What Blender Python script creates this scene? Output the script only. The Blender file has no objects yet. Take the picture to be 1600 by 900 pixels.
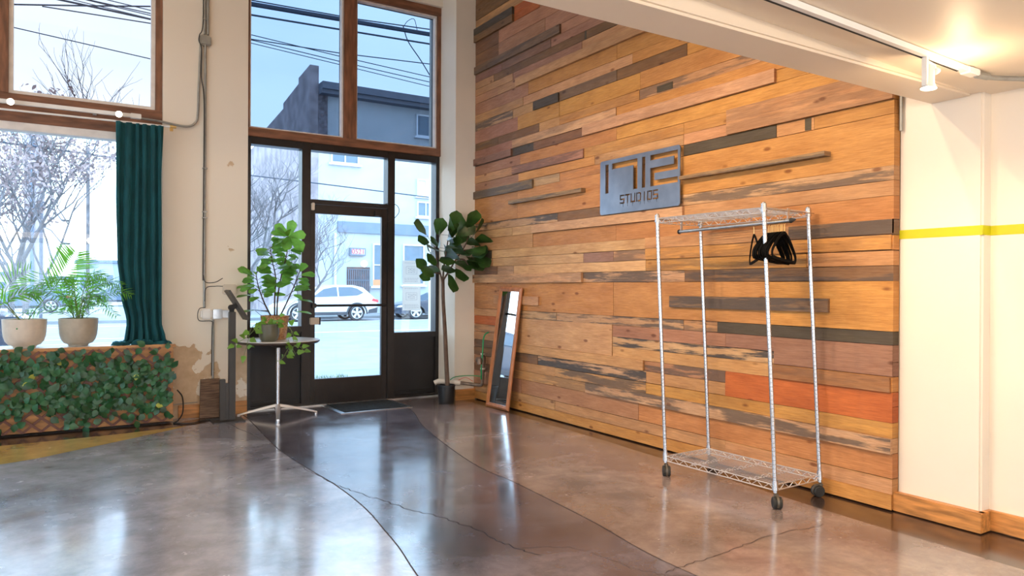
import bpy, bmesh, math, random
from mathutils import Vector, Matrix
from math import sin, cos, pi, radians as rad

sc = bpy.context.scene
col = sc.collection
rnd = random.Random(7)

# ------------------------------------------------------------------ camera
YAW, PITCH, ROLL, FPX, CH = 0.5602314, 0.0017417, 0.0051364, 1141.274, 1.30
_f = Vector((sin(YAW)*cos(PITCH), cos(YAW)*cos(PITCH), -sin(PITCH)))
_r0 = Vector((cos(YAW), -sin(YAW), 0)); _u0 = _r0.cross(_f)
_r = _r0*cos(ROLL) + _u0*sin(ROLL); _u = _u0*cos(ROLL) - _r0*sin(ROLL)
CAM = Vector((0, 0, CH))
cam = bpy.data.objects.new('camera', bpy.data.cameras.new('camera')); col.objects.link(cam)
cam.matrix_world = Matrix(((_r.x, _u.x, -_f.x, 0), (_r.y, _u.y, -_f.y, 0), (_r.z, _u.z, -_f.z, CH), (0, 0, 0, 1)))
cam.data.sensor_width = 36; cam.data.lens = FPX/1600*36; cam.data.clip_end = 400; cam.data.clip_start = 0.05
sc.camera = cam

def ray(x, y): return _f*FPX + _r*(x-800) - _u*(y-450)
def atY(x, y, Y): d = ray(x, y); return CAM + d*(Y/d.y)
def atX(x, y, X): d = ray(x, y); return CAM + d*(X/d.x)
def atZ(x, y, Z=0): d = ray(x, y); return CAM + d*((Z-CH)/d.z)

# ------------------------------------------------------------------ world, exposure
w = bpy.data.worlds.new('world'); sc.world = w; w.use_nodes = True
nt = w.node_tree; nt.nodes.clear()
wo = nt.nodes.new('ShaderNodeOutputWorld'); bg = nt.nodes.new('ShaderNodeBackground')
tc = nt.nodes.new('ShaderNodeTexCoord'); sx = nt.nodes.new('ShaderNodeSeparateXYZ')
cr = nt.nodes.new('ShaderNodeValToRGB'); nz = nt.nodes.new('ShaderNodeTexNoise'); mx = nt.nodes.new('ShaderNodeMix')
mp = nt.nodes.new('ShaderNodeMapping'); mp.inputs['Scale'].default_value = (2, 2, 6)
mx.data_type = 'RGBA'; mx.blend_type = 'MULTIPLY'; mx.inputs[0].default_value = 1
cr.color_ramp.elements[0].position = 0.0; cr.color_ramp.elements[0].color = (.82, .89, 1, 1)
cr.color_ramp.elements[1].position = 0.55; cr.color_ramp.elements[1].color = (.50, .70, .98, 1)
e = cr.color_ramp.elements.new(.16); e.color = (.68, .85, 1, 1)
cr2 = nt.nodes.new('ShaderNodeValToRGB')
cr2.color_ramp.elements[0].position = .3; cr2.color_ramp.elements[0].color = (.82, .86, .9, 1)
cr2.color_ramp.elements[1].position = .7; cr2.color_ramp.elements[1].color = (1.0, 1.0, 1.0, 1)
nz.inputs['Scale'].default_value = 1.6; nz.inputs['Detail'].default_value = 4
L = nt.links.new
L(tc.outputs['Generated'], sx.inputs[0]); L(sx.outputs['Z'], cr.inputs[0])
L(tc.outputs['Generated'], mp.inputs[0]); L(mp.outputs[0], nz.inputs['Vector']); L(nz.outputs['Fac'], cr2.inputs[0])
L(cr.outputs[0], mx.inputs[6]); L(cr2.outputs[0], mx.inputs[7]); L(mx.outputs[2], bg.inputs[0]); L(bg.outputs[0], wo.inputs[0])
bg.inputs[1].default_value = 6.8
sc.view_settings.view_transform = 'Standard'; sc.view_settings.look = 'None'
sc.view_settings.exposure = 0.12; sc.view_settings.gamma = 1.0; sc.view_settings.use_curve_mapping = False

WARM = (1.0, .70, .42); SOFT = (1.0, .76, .52)
def area(name, loc, target, size, power, color):
    d = bpy.data.lights.new(name, 'AREA'); d.energy = power; d.color = color; d.shape = 'RECTANGLE'; d.size, d.size_y = size
    o = bpy.data.objects.new(name, d); col.objects.link(o); o.location = loc
    o.rotation_euler = (Vector(target)-Vector(loc)).to_track_quat('-Z', 'Y').to_euler(); return o
def spot(name, loc, target, power, angle, color, blend=.6, r=.03):
    d = bpy.data.lights.new(name, 'SPOT'); d.energy = power; d.color = color; d.spot_size = rad(angle); d.spot_blend = blend
    d.shadow_soft_size = r
    o = bpy.data.objects.new(name, d); col.objects.link(o); o.location = loc
    o.rotation_euler = (Vector(target)-Vector(loc)).to_track_quat('-Z', 'Y').to_euler(); return o

# unseen panels added as fill; the track heads that wash the wood wall
area('added_rear_fill', (-.6, -1.6, 2.28), (-.6, -1.6, 0), (3.0, 2.0), 80, SOFT)
area('added_high_fill', (-.3, 5.0, 5.0), (-.3, 5.0, 0), (3.5, 3.0), 45, SOFT)  # unseen soft fill added under the high ceiling
TRACK_Y = [2.75, 3.45, 4.3, 5.3]
for i, yy_ in enumerate(TRACK_Y):
    spot('wall_wash_light', (.85, yy_, 3.75), (4.14, yy_ + (-.15, -.2, -.1, .3)[i], 1.35), (165, 165, 175, 110)[i], 68, WARM, .7, .035)
spot('beam_track_light', (3.36, 1.82, 2.19), (3.75, 1.75, 0), 48, 150, WARM, .9, .03)
def lamp(name, loc, power, color, r=.06):
    d = bpy.data.lights.new(name, 'POINT'); d.energy = power; d.color = color; d.shadow_soft_size = r
    o = bpy.data.objects.new(name, d); col.objects.link(o); o.location = loc
for p_ in ((2.6, -1.2, 2.20), (.6, -.8, 2.16), (-1.6, -.2, 2.20)): lamp('added_bulb_fill', p_, 70, SOFT, .05)  # unseen point lights added behind the camera to raise the warm light
for x_ in (1.4, -.4): spot('beam_track_light', (x_, 1.82, 2.2), (x_+.3, 1.9, 0), 28, 160, WARM, .9, .03)
lamp('beam_track_spill', (3.50, 1.74, 2.21), 4.5, WARM, .03)

# ------------------------------------------------------------------ materials
MATS = {}
def _mat(name):
    m = bpy.data.materials.new(name); m.use_nodes = True; MATS[name] = m
    return m, m.node_tree, m.node_tree.nodes['Principled BSDF']
def mat(name, c, rough=.5, metal=0., spec=.5, var=0., scale=8., bump=0., bscale=60., coat=0., trans=0., emis=None, estr=0., stretch=None, c2=None):
    m, t, p = _mat(name)
    p.inputs['Base Color'].default_value = (*c, 1); p.inputs['Roughness'].default_value = rough
    p.inputs['Metallic'].default_value = metal; p.inputs['Specular IOR Level'].default_value = spec
    p.inputs['Coat Weight'].default_value = coat
    if emis: p.inputs['Emission Color'].default_value = (*emis, 1); p.inputs['Emission Strength'].default_value = estr
    n = t.nodes.new; l = t.links.new
    tcn = n('ShaderNodeTexCoord'); mpn = n('ShaderNodeMapping')
    if stretch: mpn.inputs['Scale'].default_value = stretch
    l(tcn.outputs['Object'], mpn.inputs[0])
    if var or c2:
        nz = n('ShaderNodeTexNoise'); nz.inputs['Scale'].default_value = scale; nz.inputs['Detail'].default_value = 5; l(mpn.outputs[0], nz.inputs['Vector'])
        rp = n('ShaderNodeValToRGB'); l(nz.outputs['Fac'], rp.inputs[0])
        a = c2 if c2 else [max(0, v*(1-var)) for v in c]; b = c if c2 else [min(1, v*(1+var)) for v in c]
        rp.color_ramp.elements[0].position = .35; rp.color_ramp.elements[0].color = (*a, 1)
        rp.color_ramp.elements[1].position = .65; rp.color_ramp.elements[1].color = (*b, 1)
        l(rp.outputs[0], p.inputs['Base Color'])
    if bump:
        bz = n('ShaderNodeTexNoise'); bz.inputs['Scale'].default_value = bscale; bz.inputs['Detail'].default_value = 4; l(mpn.outputs[0], bz.inputs['Vector'])
        bn = n('ShaderNodeBump'); bn.inputs['Strength'].default_value = bump; bn.inputs['Distance'].default_value = .01
        l(bz.outputs['Fac'], bn.inputs['Height']); l(bn.outputs[0], p.inputs['Normal'])
    if trans:   # thin leaves: light passes through
        tr = n('ShaderNodeBsdfTranslucent'); ms = n('ShaderNodeMixShader'); ms.inputs[0].default_value = trans
        tr.inputs['Color'].default_value = (min(1, c[0]*2.2), min(1, c[1]*2.0), min(1, c[2]*1.2), 1)
        out = t.nodes['Material Output']; l(p.outputs[0], ms.inputs[1]); l(tr.outputs[0], ms.inputs[2]); l(ms.outputs[0], out.inputs[0])
    return m
def glass(name, tint, refl=1.0):
    m, t, p = _mat(name); t.nodes.remove(p); n = t.nodes.new; l = t.links.new
    tr = n('ShaderNodeBsdfTransparent'); tr.inputs[0].default_value = (*tint, 1)
    gl = n('ShaderNodeBsdfGlossy'); gl.inputs['Roughness'].default_value = .01
    fr = n('ShaderNodeFresnel'); fr.inputs[0].default_value = 1.45
    mu = n('ShaderNodeMath'); mu.operation = 'MULTIPLY'; mu.inputs[1].default_value = refl; l(fr.outputs[0], mu.inputs[0])
    ms = n('ShaderNodeMixShader'); l(mu.outputs[0], ms.inputs[0]); l(tr.outputs[0], ms.inputs[1]); l(gl.outputs[0], ms.inputs[2])
    l(ms.outputs[0], t.nodes['Material Output'].inputs[0]); return m

def planks_mat():
    m, t, p = _mat('reclaimed_wood'); n = t.nodes.new; l = t.links.new
    at = n('ShaderNodeAttribute'); at.attribute_name = 'Col'; ps = n('ShaderNodeAttribute'); ps.attribute_name = 'Rnd'
    tcn = n('ShaderNodeTexCoord')
    vm = n('ShaderNodeVectorMath'); vm.operation = 'MULTIPLY_ADD'; vm.inputs[1].default_value = (31, 17, 13); l(ps.outputs['Color'], vm.inputs[0]); l(tcn.outputs['Object'], vm.inputs[2])
    def noise(sca, scale, det, rough=.6, dist=0.):
        mpn = n('ShaderNodeMapping'); mpn.inputs['Scale'].default_value = sca; l(vm.outputs[0], mpn.inputs[0])
        z = n('ShaderNodeTexNoise'); z.inputs['Scale'].default_value = scale; z.inputs['Detail'].default_value = det; z.inputs['Roughness'].default_value = rough
        z.inputs['Distortion'].default_value = dist; l(mpn.outputs[0], z.inputs['Vector']); return z.outputs['Fac']
    def ramp(src, p0, c0, p1, c1):
        r = n('ShaderNodeValToRGB'); l(src, r.inputs[0]); r.color_ramp.elements[0].position = p0; r.color_ramp.elements[0].color = (*c0, 1)
        r.color_ramp.elements[1].position = p1; r.color_ramp.elements[1].color = (*c1, 1); return r.outputs[0]
    def mul(a, b, f=1.0):
        x = n('ShaderNodeMix'); x.data_type = 'RGBA'; x.blend_type = 'MULTIPLY'; x.inputs[0].default_value = f; l(a, x.inputs[6]); l(b, x.inputs[7]); return x.outputs[2]
    grain = ramp(noise((1, 1.2, 26), 6, 6, .65, .4), .3, (.72, .66, .60), .68, (1.10, 1.10, 1.10))
    fine = ramp(noise((1, 4, 160), 5, 3), .3, (.92, .90, .88), .7, (1.06, 1.06, 1.06))
    blot = ramp(noise((1, 1.6, 5), 1.6, 3), .3, (.80, .74, .70), .7, (1.08, 1.1, 1.12))
    c = mul(mul(mul(at.outputs['Color'], grain), fine), blot)
    # knots
    mk = n('ShaderNodeMapping'); mk.inputs['Scale'].default_value = (1, 3.2, 7.5); l(vm.outputs[0], mk.inputs[0])
    vo = n('ShaderNodeTexVoronoi'); vo.inputs['Scale'].default_value = 1.0; l(mk.outputs[0], vo.inputs['Vector'])
    kn = ramp(vo.outputs['Distance'], .06, (.35, .22, .14), .13, (1, 1, 1)); c = mul(c, kn, .85)
    # dark weather stains, as much as the plank's alpha says
    st = noise((1, .75, 9), 2.0, 7, .66); mr = n('ShaderNodeMapRange'); l(st, mr.inputs[0]); mr.inputs[1].default_value = .445; mr.inputs[2].default_value = .54; mr.interpolation_type = 'SMOOTHSTEP'
    ma = n('ShaderNodeMath'); ma.operation = 'MULTIPLY'; l(mr.outputs[0], ma.inputs[0]); l(at.outputs['Alpha'], ma.inputs[1])
    sm = n('ShaderNodeMix'); sm.data_type = 'RGBA'; l(ma.outputs[0], sm.inputs[0]); l(c, sm.inputs[6]); sm.inputs[7].default_value = (.075, .060, .052, 1)
    l(sm.outputs[2], p.inputs['Base Color'])
    rr = ramp(noise((1, 2, 20), 4, 3), .3, (.42,)*3, .7, (.7,)*3); l(rr, p.inputs['Roughness'])
    bn = n('ShaderNodeBump'); bn.inputs['Strength'].default_value = .35; bn.inputs['Distance'].default_value = .006
    l(noise((1, 2, 40), 8, 5), bn.inputs['Height']); l(bn.outputs[0], p.inputs['Normal']); p.inputs['Specular IOR Level'].default_value = .35
    return m
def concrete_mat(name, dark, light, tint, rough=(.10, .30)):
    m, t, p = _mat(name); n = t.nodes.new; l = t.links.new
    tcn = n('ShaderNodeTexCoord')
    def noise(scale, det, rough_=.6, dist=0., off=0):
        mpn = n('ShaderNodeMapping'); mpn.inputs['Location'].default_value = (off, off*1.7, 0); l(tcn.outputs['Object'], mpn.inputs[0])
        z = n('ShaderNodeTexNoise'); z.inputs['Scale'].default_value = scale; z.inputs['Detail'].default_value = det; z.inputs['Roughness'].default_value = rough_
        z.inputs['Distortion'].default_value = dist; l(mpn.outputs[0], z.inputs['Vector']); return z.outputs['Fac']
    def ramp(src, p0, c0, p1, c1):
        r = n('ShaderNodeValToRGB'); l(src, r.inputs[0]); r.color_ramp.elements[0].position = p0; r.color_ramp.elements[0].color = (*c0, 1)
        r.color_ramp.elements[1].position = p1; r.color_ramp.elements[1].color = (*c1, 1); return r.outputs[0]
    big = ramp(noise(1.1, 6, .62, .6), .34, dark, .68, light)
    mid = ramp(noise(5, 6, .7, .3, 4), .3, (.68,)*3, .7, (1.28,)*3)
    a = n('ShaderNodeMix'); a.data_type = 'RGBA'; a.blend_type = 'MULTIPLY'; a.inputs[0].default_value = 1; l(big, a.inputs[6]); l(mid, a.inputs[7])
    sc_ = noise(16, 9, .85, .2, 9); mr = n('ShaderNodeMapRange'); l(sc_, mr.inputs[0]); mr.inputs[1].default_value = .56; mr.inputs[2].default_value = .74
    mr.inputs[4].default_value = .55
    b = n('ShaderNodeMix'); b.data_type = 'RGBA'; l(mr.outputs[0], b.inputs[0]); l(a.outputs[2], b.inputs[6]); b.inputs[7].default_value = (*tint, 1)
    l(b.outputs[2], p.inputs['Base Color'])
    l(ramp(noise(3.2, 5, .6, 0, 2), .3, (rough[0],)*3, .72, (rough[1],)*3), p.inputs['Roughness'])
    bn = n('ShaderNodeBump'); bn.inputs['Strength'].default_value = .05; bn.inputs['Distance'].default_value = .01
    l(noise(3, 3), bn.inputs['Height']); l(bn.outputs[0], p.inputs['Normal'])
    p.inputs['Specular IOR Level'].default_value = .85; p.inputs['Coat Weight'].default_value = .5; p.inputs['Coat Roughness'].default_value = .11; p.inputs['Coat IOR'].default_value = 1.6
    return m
def peel_mat():   # cream paint with patches peeled to tan plaster, only low on the pier
    m, t, p = _mat('peeling_plaster'); n = t.nodes.new; l = t.links.new
    tcn = n('ShaderNodeTexCoord'); sp = n('ShaderNodeSeparateXYZ'); l(tcn.outputs['Object'], sp.inputs[0])
    z = n('ShaderNodeTexNoise'); z.inputs['Scale'].default_value = 2.3; z.inputs['Detail'].default_value = 6; z.inputs['Roughness'].default_value = .6; l(tcn.outputs['Object'], z.inputs['Vector'])
    hm = n('ShaderNodeMapRange'); l(sp.outputs['Z'], hm.inputs[0]); hm.inputs[1].default_value = .1; hm.inputs[2].default_value = 1.25; hm.inputs[3].default_value = .13; hm.inputs[4].default_value = -.14
    ad = n('ShaderNodeMath'); ad.operation = 'ADD'; l(z.outputs['Fac'], ad.inputs[0]); l(hm.outputs[0], ad.inputs[1])
    gt = n('ShaderNodeMapRange'); l(ad.outputs[0], gt.inputs[0]); gt.inputs[1].default_value = .55; gt.inputs[2].default_value = .56
    v = n('ShaderNodeTexNoise'); v.inputs['Scale'].default_value = 14; v.inputs['Detail'].default_value = 4; l(tcn.outputs['Object'], v.inputs['Vector'])
    r = n('ShaderNodeValToRGB'); l(v.outputs['Fac'], r.inputs[0]); r.color_ramp.elements[0].color = (.42, .27, .15, 1); r.color_ramp.elements[1].color = (.72, .56, .38, 1)
    mxx = n('ShaderNodeMix'); mxx.data_type = 'RGBA'; l(gt.outputs[0], mxx.inputs[0]); mxx.inputs[6].default_value = (.80, .72, .60, 1); l(r.outputs[0], mxx.inputs[7])
    l(mxx.outputs[2], p.inputs['Base Color']); p.inputs['Roughness'].default_value = .7
    bn = n('ShaderNodeBump'); bn.invert = True; bn.inputs['Strength'].default_value = .5; bn.inputs['Distance'].default_value = .004; l(gt.outputs[0], bn.inputs['Height']); l(bn.outputs[0], p.inputs['Normal'])
    return m

M = {}
M['planks'] = planks_mat()
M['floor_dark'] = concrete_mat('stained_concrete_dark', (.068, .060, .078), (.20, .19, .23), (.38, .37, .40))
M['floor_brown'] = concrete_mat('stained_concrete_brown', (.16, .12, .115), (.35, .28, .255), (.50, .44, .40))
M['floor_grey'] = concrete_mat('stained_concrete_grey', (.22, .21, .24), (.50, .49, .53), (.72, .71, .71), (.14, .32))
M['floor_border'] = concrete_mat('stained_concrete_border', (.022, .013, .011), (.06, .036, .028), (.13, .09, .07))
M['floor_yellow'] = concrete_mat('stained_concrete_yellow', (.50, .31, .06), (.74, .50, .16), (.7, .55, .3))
M['joint'] = mat('saw_cut_joint', (.035, .022, .018), .8, var=.4, scale=20)
M['cream'] = mat('cream_wall_paint', (.80, .72, .60), .6, var=.03, scale=2, bump=.06, bscale=30)
M['peel'] = peel_mat()
M['white_wall'] = mat('white_wall_paint', (.74, .67, .575), .6, var=.02, scale=2, bump=.05, bscale=30)
M['ceil'] = mat('ceiling_paint', (.80, .69, .55), .5, var=.02, scale=1.5)
M['yellow'] = mat('yellow_stripe_paint', (.50, .48, .0), .5, var=.03)
M['trimwood'] = mat('amber_pine_trim', (.46, .20, .055), .42, var=.35, scale=5, stretch=(8, 1, 8), bump=.1, bscale=20)
M['trimwood_x'] = mat('amber_pine_trim_along', (.46, .20, .055), .45, var=.35, scale=5, stretch=(1, 8, 8), bump=.1, bscale=20)
M['sash'] = mat('brown_stained_window_wood', (.21, .088, .044), .45, var=.35, scale=4, stretch=(1, 6, 6), bump=.1, bscale=20)
M['sash_v'] = mat('brown_stained_window_post', (.21, .088, .044), .45, var=.35, scale=4, stretch=(6, 6, 1), bump=.1, bscale=20)
M['sash_light'] = mat('cream_window_stop', (.78, .72, .66), .5, var=.08, scale=10)
M['black_metal'] = mat('black_painted_storefront', (.014, .011, .010), .35, spec=.5, var=.25, scale=10, bump=.04)
M['black_panel'] = mat('black_kick_panel', (.011, .009, .009), .5, var=.3, scale=4, bump=.06)
M['rubber'] = mat('black_rubber', (.02, .02, .02), .75, var=.2)
M['glass_added'] = glass('added_window_glass', (.90, .91, .91), .5)
M['groove'] = mat('dark_post_groove', (.20, .19, .18), .5)
M['glass'] = glass('clear_glass', (.90, .95, .97), .8)
M['glass_tint'] = glass('blue_tinted_glass', (.345, .385, .43), .5)
M['glass_tint2'] = glass('pale_blue_tinted_glass', (.475, .45, .45), .5)
M['chrome'] = mat('chrome_wire', (.58, .58, .60), .27, metal=1)
M['zinc'] = mat('bright_zinc_wire', (.86, .86, .88), .34, metal=.85)
M['alu'] = mat('brushed_aluminium', (.62, .64, .66), .32, metal=1, var=.1, scale=20)
M['galv'] = mat('galvanised_conduit', (.34, .34, .32), .45, metal=.7, var=.12, scale=12)
M['darkwire'] = mat('dark_wire', (.03, .03, .03), .5)
M['steel_sign'] = mat('blued_steel_plate', (.23, .27, .345), .30, metal=.75, var=.12, scale=6)
M['mirror'] = mat('mirror_glass', (.85, .87, .88), .02, metal=1)
M['mirror_frame'] = mat('orange_brown_frame_wood', (.42, .155, .055), .38, var=.2, scale=6, stretch=(4, 4, 1))
M['velvet'] = mat('black_velvet', (.004, .004, .004), .95, spec=.1, var=.3)
M['gold'] = mat('brass_hook', (.80, .58, .25), .3, metal=1)
M['curtain'] = mat('teal_velvet', (.003, .050, .058), .8, spec=.3, var=.25, scale=5, stretch=(3, 3, 1))
M['curtain'].node_tree.nodes['Principled BSDF'].inputs['Sheen Weight'].default_value = .5
M['curtain'].node_tree.nodes['Principled BSDF'].inputs['Sheen Tint'].default_value = (.08, .45, .55, 1)
M['white_metal'] = mat('white_enamel', (.82, .80, .76), .4, var=.02)
M['bulb'] = mat('lit_lamp_lens', (1, 1, 1), .4, emis=(1, .82, .58), estr=28)
M['beige_plastic'] = mat('beige_plastic', (.62, .53, .43), .45, var=.04)
M['pot_cream'] = mat('cream_stoneware', (.66, .57, .47), .55, var=.05, scale=20)
M['pot_taupe'] = mat('taupe_stoneware', (.42, .36, .28), .55, var=.06, scale=20)
M['pot_green'] = mat('olive_glazed_ceramic', (.105, .10, .065), .3, var=.2, scale=6)
M['pot_copper'] = mat('rust_flecked_ceramic', (.60, .38, .16), .4, c2=(.28, .085, .03), scale=55)
M['pot_black'] = mat('black_plastic', (.012, .012, .013), .4, var=.1)
M['soil'] = mat('potting_soil', (.05, .03, .02), .95, var=.5, scale=40, bump=.6)
M['leaf_ficus'] = mat('bright_ficus_leaf', (.13, .30, .06), .38, var=.65, scale=13, trans=.45)
M['leaf_fig'] = mat('dark_fig_leaf', (.035, .085, .018), .36, var=.5, scale=9, trans=.15)
M['leaf_palm'] = mat('palm_leaflet', (.12, .32, .05), .42, var=.35, scale=10, trans=.45)
M['leaf_pothos'] = mat('pothos_leaf', (.14, .30, .045), .38, var=.4, scale=9, trans=.3)
M['leaf_ivy'] = mat('artificial_ivy_leaf', (.016, .088, .030), .42, var=.45, scale=11)
M['leaf_yellow'] = mat('yellow_green_leaf', (.38, .42, .08), .45, var=.3, scale=11)
M['stem_dark'] = mat('dark_woody_stem', (.055, .035, .025), .7, var=.3, scale=20)
M['stem_green'] = mat('green_stem', (.16, .22, .07), .5, var=.3, scale=12)
M['trunk'] = mat('fig_trunk_bark', (.12, .075, .05), .75, var=.35, scale=14, bump=.4, stretch=(4, 4, 1))
M['lattice'] = mat('brown_lattice_plastic', (.15, .052, .032), .5, var=.25, scale=15)
M['bench'] = mat('amber_bench_plywood', (.52, .25, .085), .5, var=.3, scale=4, stretch=(1, 6, 6), bump=.08, bscale=20)
M['void'] = mat('dark_opening', (.02, .015, .012), .9, var=.2)
M['stand'] = mat('dark_grey_powder_coat', (.035, .030, .027), .45, var=.1)
M['screen'] = mat('black_tablet_screen', (.01, .01, .012), .08)
M['offcut'] = mat('weathered_wood_offcut', (.20, .12, .07), .7, c2=(.07, .035, .022), scale=5, stretch=(1.5, 8, 14), bump=.2, bscale=20)
M['tabletop'] = mat('white_laminate', (.78, .76, .72), .25, var=.02)
M['tabledge'] = mat('brown_table_edge', (.07, .045, .032), .45, var=.1)
M['mat_black'] = mat('black_ribbed_carpet', (.018, .021, .022), .95, var=.5, scale=40, bump=.5, bscale=120)
M['pipe'] = mat('old_iron_pipe', (.21, .15, .11), .5, metal=.5, var=.3, scale=14, bump=.1)
M['pipe_white'] = mat('white_pipe_fitting', (.66, .60, .52), .45, var=.08)
M['green_wire'] = mat('green_insulated_wire', (.0, .26, .08), .4)
M['red_wire'] = mat('red_insulated_wire', (.55, .05, .03), .4)
M['paper'] = mat('white_paper', (.82, .80, .80), .8, var=.02, trans=.6)
M['ink'] = mat('grey_print', (.50, .50, .54), .8)
M['green_dot'] = mat('green_sticker', (.0, .25, .09), .5)
M['wheel_rub'] = mat('taupe_caster_hood', (.085, .072, .055), .4, var=.1)
# outdoors
M['asphalt'] = mat('pale_asphalt', (.265, .265, .27), .85, var=.08, scale=1.5, bump=.2, bscale=8)
M['walk'] = mat('concrete_pavement', (.23, .24, .245), .85, var=.12, scale=1)
M['lane'] = mat('white_lane_paint', (.75, .75, .75), .8)
M['facade'] = mat('pale_painted_facade', (.40, .425, .44), .8, var=.05, scale=.6)
M['facade_base'] = mat('grey_facade_base', (.25, .30, .35), .8, var=.08, scale=1)
M['band'] = mat('slate_fascia_band', (.16, .20, .27), .7, var=.1, scale=1)
M['brick'] = mat('weathered_brick', (.27, .23, .24), .9, var=.25, scale=1.5, bump=.3, bscale=6)
M['brick_q'] = mat('dark_brick_quoins', (.14, .12, .13), .9, var=.4, scale=6)
M['roofgrey'] = mat('grey_eave', (.13, .14, .17), .7, var=.1)
M['win_dark'] = mat('far_window_glass', (.10, .15, .20), .2, var=.15, scale=1)
M['win_frame'] = mat('white_window_frame', (.58, .61, .65), .6)
M['gate'] = mat('brown_security_gate', (.07, .06, .06), .6, c2=(.15, .085, .07), scale=3)
M['sign_board'] = mat('white_sign_face', (.55, .52, .56), .6)
M['sign_frame'] = mat('grey_sign_frame', (.16, .19, .24), .6)
M['sign_red'] = mat('faded_red_letters', (.50, .10, .13), .6)
M['orange'] = mat('orange_sticker', (.75, .26, .12), .6)
M['bark'] = mat('street_tree_bark', (.15, .14, .145), .9, var=.3, scale=3)
M['twig'] = mat('pinkish_tree_catkins', (.36, .27, .26), .9, var=.3, scale=3)
M['car_white'] = mat('white_car_paint', (.62, .64, .66), .2, coat=.6)
M['car_blue'] = mat('dark_blue_car_paint', (.02, .032, .06), .2, coat=.6)
M['car_grey'] = mat('blue_grey_car_paint', (.12, .17, .24), .25, coat=.5)
M['car_trim'] = mat('dark_car_cladding', (.045, .05, .06), .6)
M['car_glass'] = mat('car_window', (.10, .13, .16), .1)
M['tire'] = mat('tyre_rubber', (.045, .045, .05), .8)
M['rim'] = mat('alloy_rim', (.62, .64, .66), .3, metal=.6)
M['tail'] = mat('red_tail_lamp', (.70, .05, .06), .3)
M['wire_out'] = mat('overhead_cable_sheath', (.03, .045, .07), .7)
M['grass'] = mat('kerb_grass', (.08, .16, .03), .8, var=.4, scale=20)
M['far_building'] = mat('distant_building_wall', (.34, .38, .43), .9, var=.1, scale=.2)
M['far_pink'] = mat('distant_pink_brick', (.42, .35, .36), .9, var=.12, scale=.6)

# ------------------------------------------------------------------ mesh helpers
BASE = {}
def tag(o, label=None, cat=None, group=None, kind=None):
    if label: o['label'] = label
    if cat: o['category'] = cat
    if group: o['group'] = group
    if kind: o['kind'] = kind
    return o
def thing(name, loc, label, cat, group=None, kind=None):
    o = bpy.data.objects.new(name, None); col.objects.link(o); o.location = loc; o.empty_display_size = .05
    BASE[o.name] = Vector(loc); return tag(o, label, cat, group, kind)
def obj(name, bm, m, parent=None, smooth=35, local=False, label=None):
    """link bm (world coordinates unless local) as one mesh object"""
    off = Vector((0, 0, 0))
    if parent is not None and not local: off = BASE[parent.name]
    if off.length: bmesh.ops.translate(bm, verts=bm.verts, vec=-off)
    bmesh.ops.recalc_face_normals(bm, faces=bm.faces)
    me = bpy.data.meshes.new(name); bm.to_mesh(me); bm.free()
    for mm in (m if isinstance(m, (list, tuple)) else [m]): me.materials.append(mm)
    if smooth:
        me.shade_smooth(); me.set_sharp_from_angle(angle=rad(smooth))
    o = bpy.data.objects.new(name, me); col.objects.link(o)
    if parent is not None: o.parent = parent
    BASE[o.name] = off if not local else Vector((0, 0, 0))
    if label: o['label'] = label
    return o
def copy_tree(o, parent=None):
    c = o.copy(); col.objects.link(c); BASE[c.name] = BASE.get(o.name, Vector())
    c.parent = parent
    for ch in list(o.children): copy_tree(ch, c)
    return c
NB = bmesh.new
def box(bm, lo, hi, bev=0., mi=0):
    x0, y0, z0 = lo; x1, y1, z1 = hi
    v = [bm.verts.new(p) for p in ((x0,y0,z0),(x1,y0,z0),(x1,y1,z0),(x0,y1,z0),(x0,y0,z1),(x1,y0,z1),(x1,y1,z1),(x0,y1,z1))]
    fs = [bm.faces.new([v[i] for i in q]) for q in ((0,3,2,1),(4,5,6,7),(0,1,5,4),(1,2,6,5),(2,3,7,6),(3,0,4,7))]
    for f in fs: f.material_index = mi
    if bev:
        es = list({e for f in fs for e in f.edges}); bmesh.ops.bevel(bm, geom=es, offset=bev, segments=2, affect='EDGES')
    return v
def hexa(bm, p, mi=0):
    v = [bm.verts.new(q) for q in p]
    for q in ((0,3,2,1),(4,5,6,7),(0,1,5,4),(1,2,6,5),(2,3,7,6),(3,0,4,7)): bm.faces.new([v[i] for i in q]).material_index = mi
def tube(bm, pts, r, n=8, cap=True, mi=0):
    pts = [Vector(p) for p in pts]; rs = r if isinstance(r, (list, tuple)) else [r]*len(pts)
    rings = []; up = None
    for i, p in enumerate(pts):
        d = (pts[min(i+1, len(pts)-1)] - pts[max(i-1, 0)])
        d = d.normalized() if d.length > 1e-9 else Vector((0, 0, 1))
        if up is None: a = d.orthogonal().normalized()
        else:
            a = up - d*up.dot(d); a = a.normalized() if a.length > 1e-6 else d.orthogonal().normalized()
        up = a; b = d.cross(a)
        rings.append([bm.verts.new(p + (a*cos(2*pi*k/n) + b*sin(2*pi*k/n))*rs[i]) for k in range(n)])
    for A, B in zip(rings, rings[1:]):
        for k in range(n): bm.faces.new((A[k], A[(k+1) % n], B[(k+1) % n], B[k])).material_index = mi
    if cap:
        bm.faces.new(list(reversed(rings[0]))).material_index = mi; bm.faces.new(rings[-1]).material_index = mi
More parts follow.
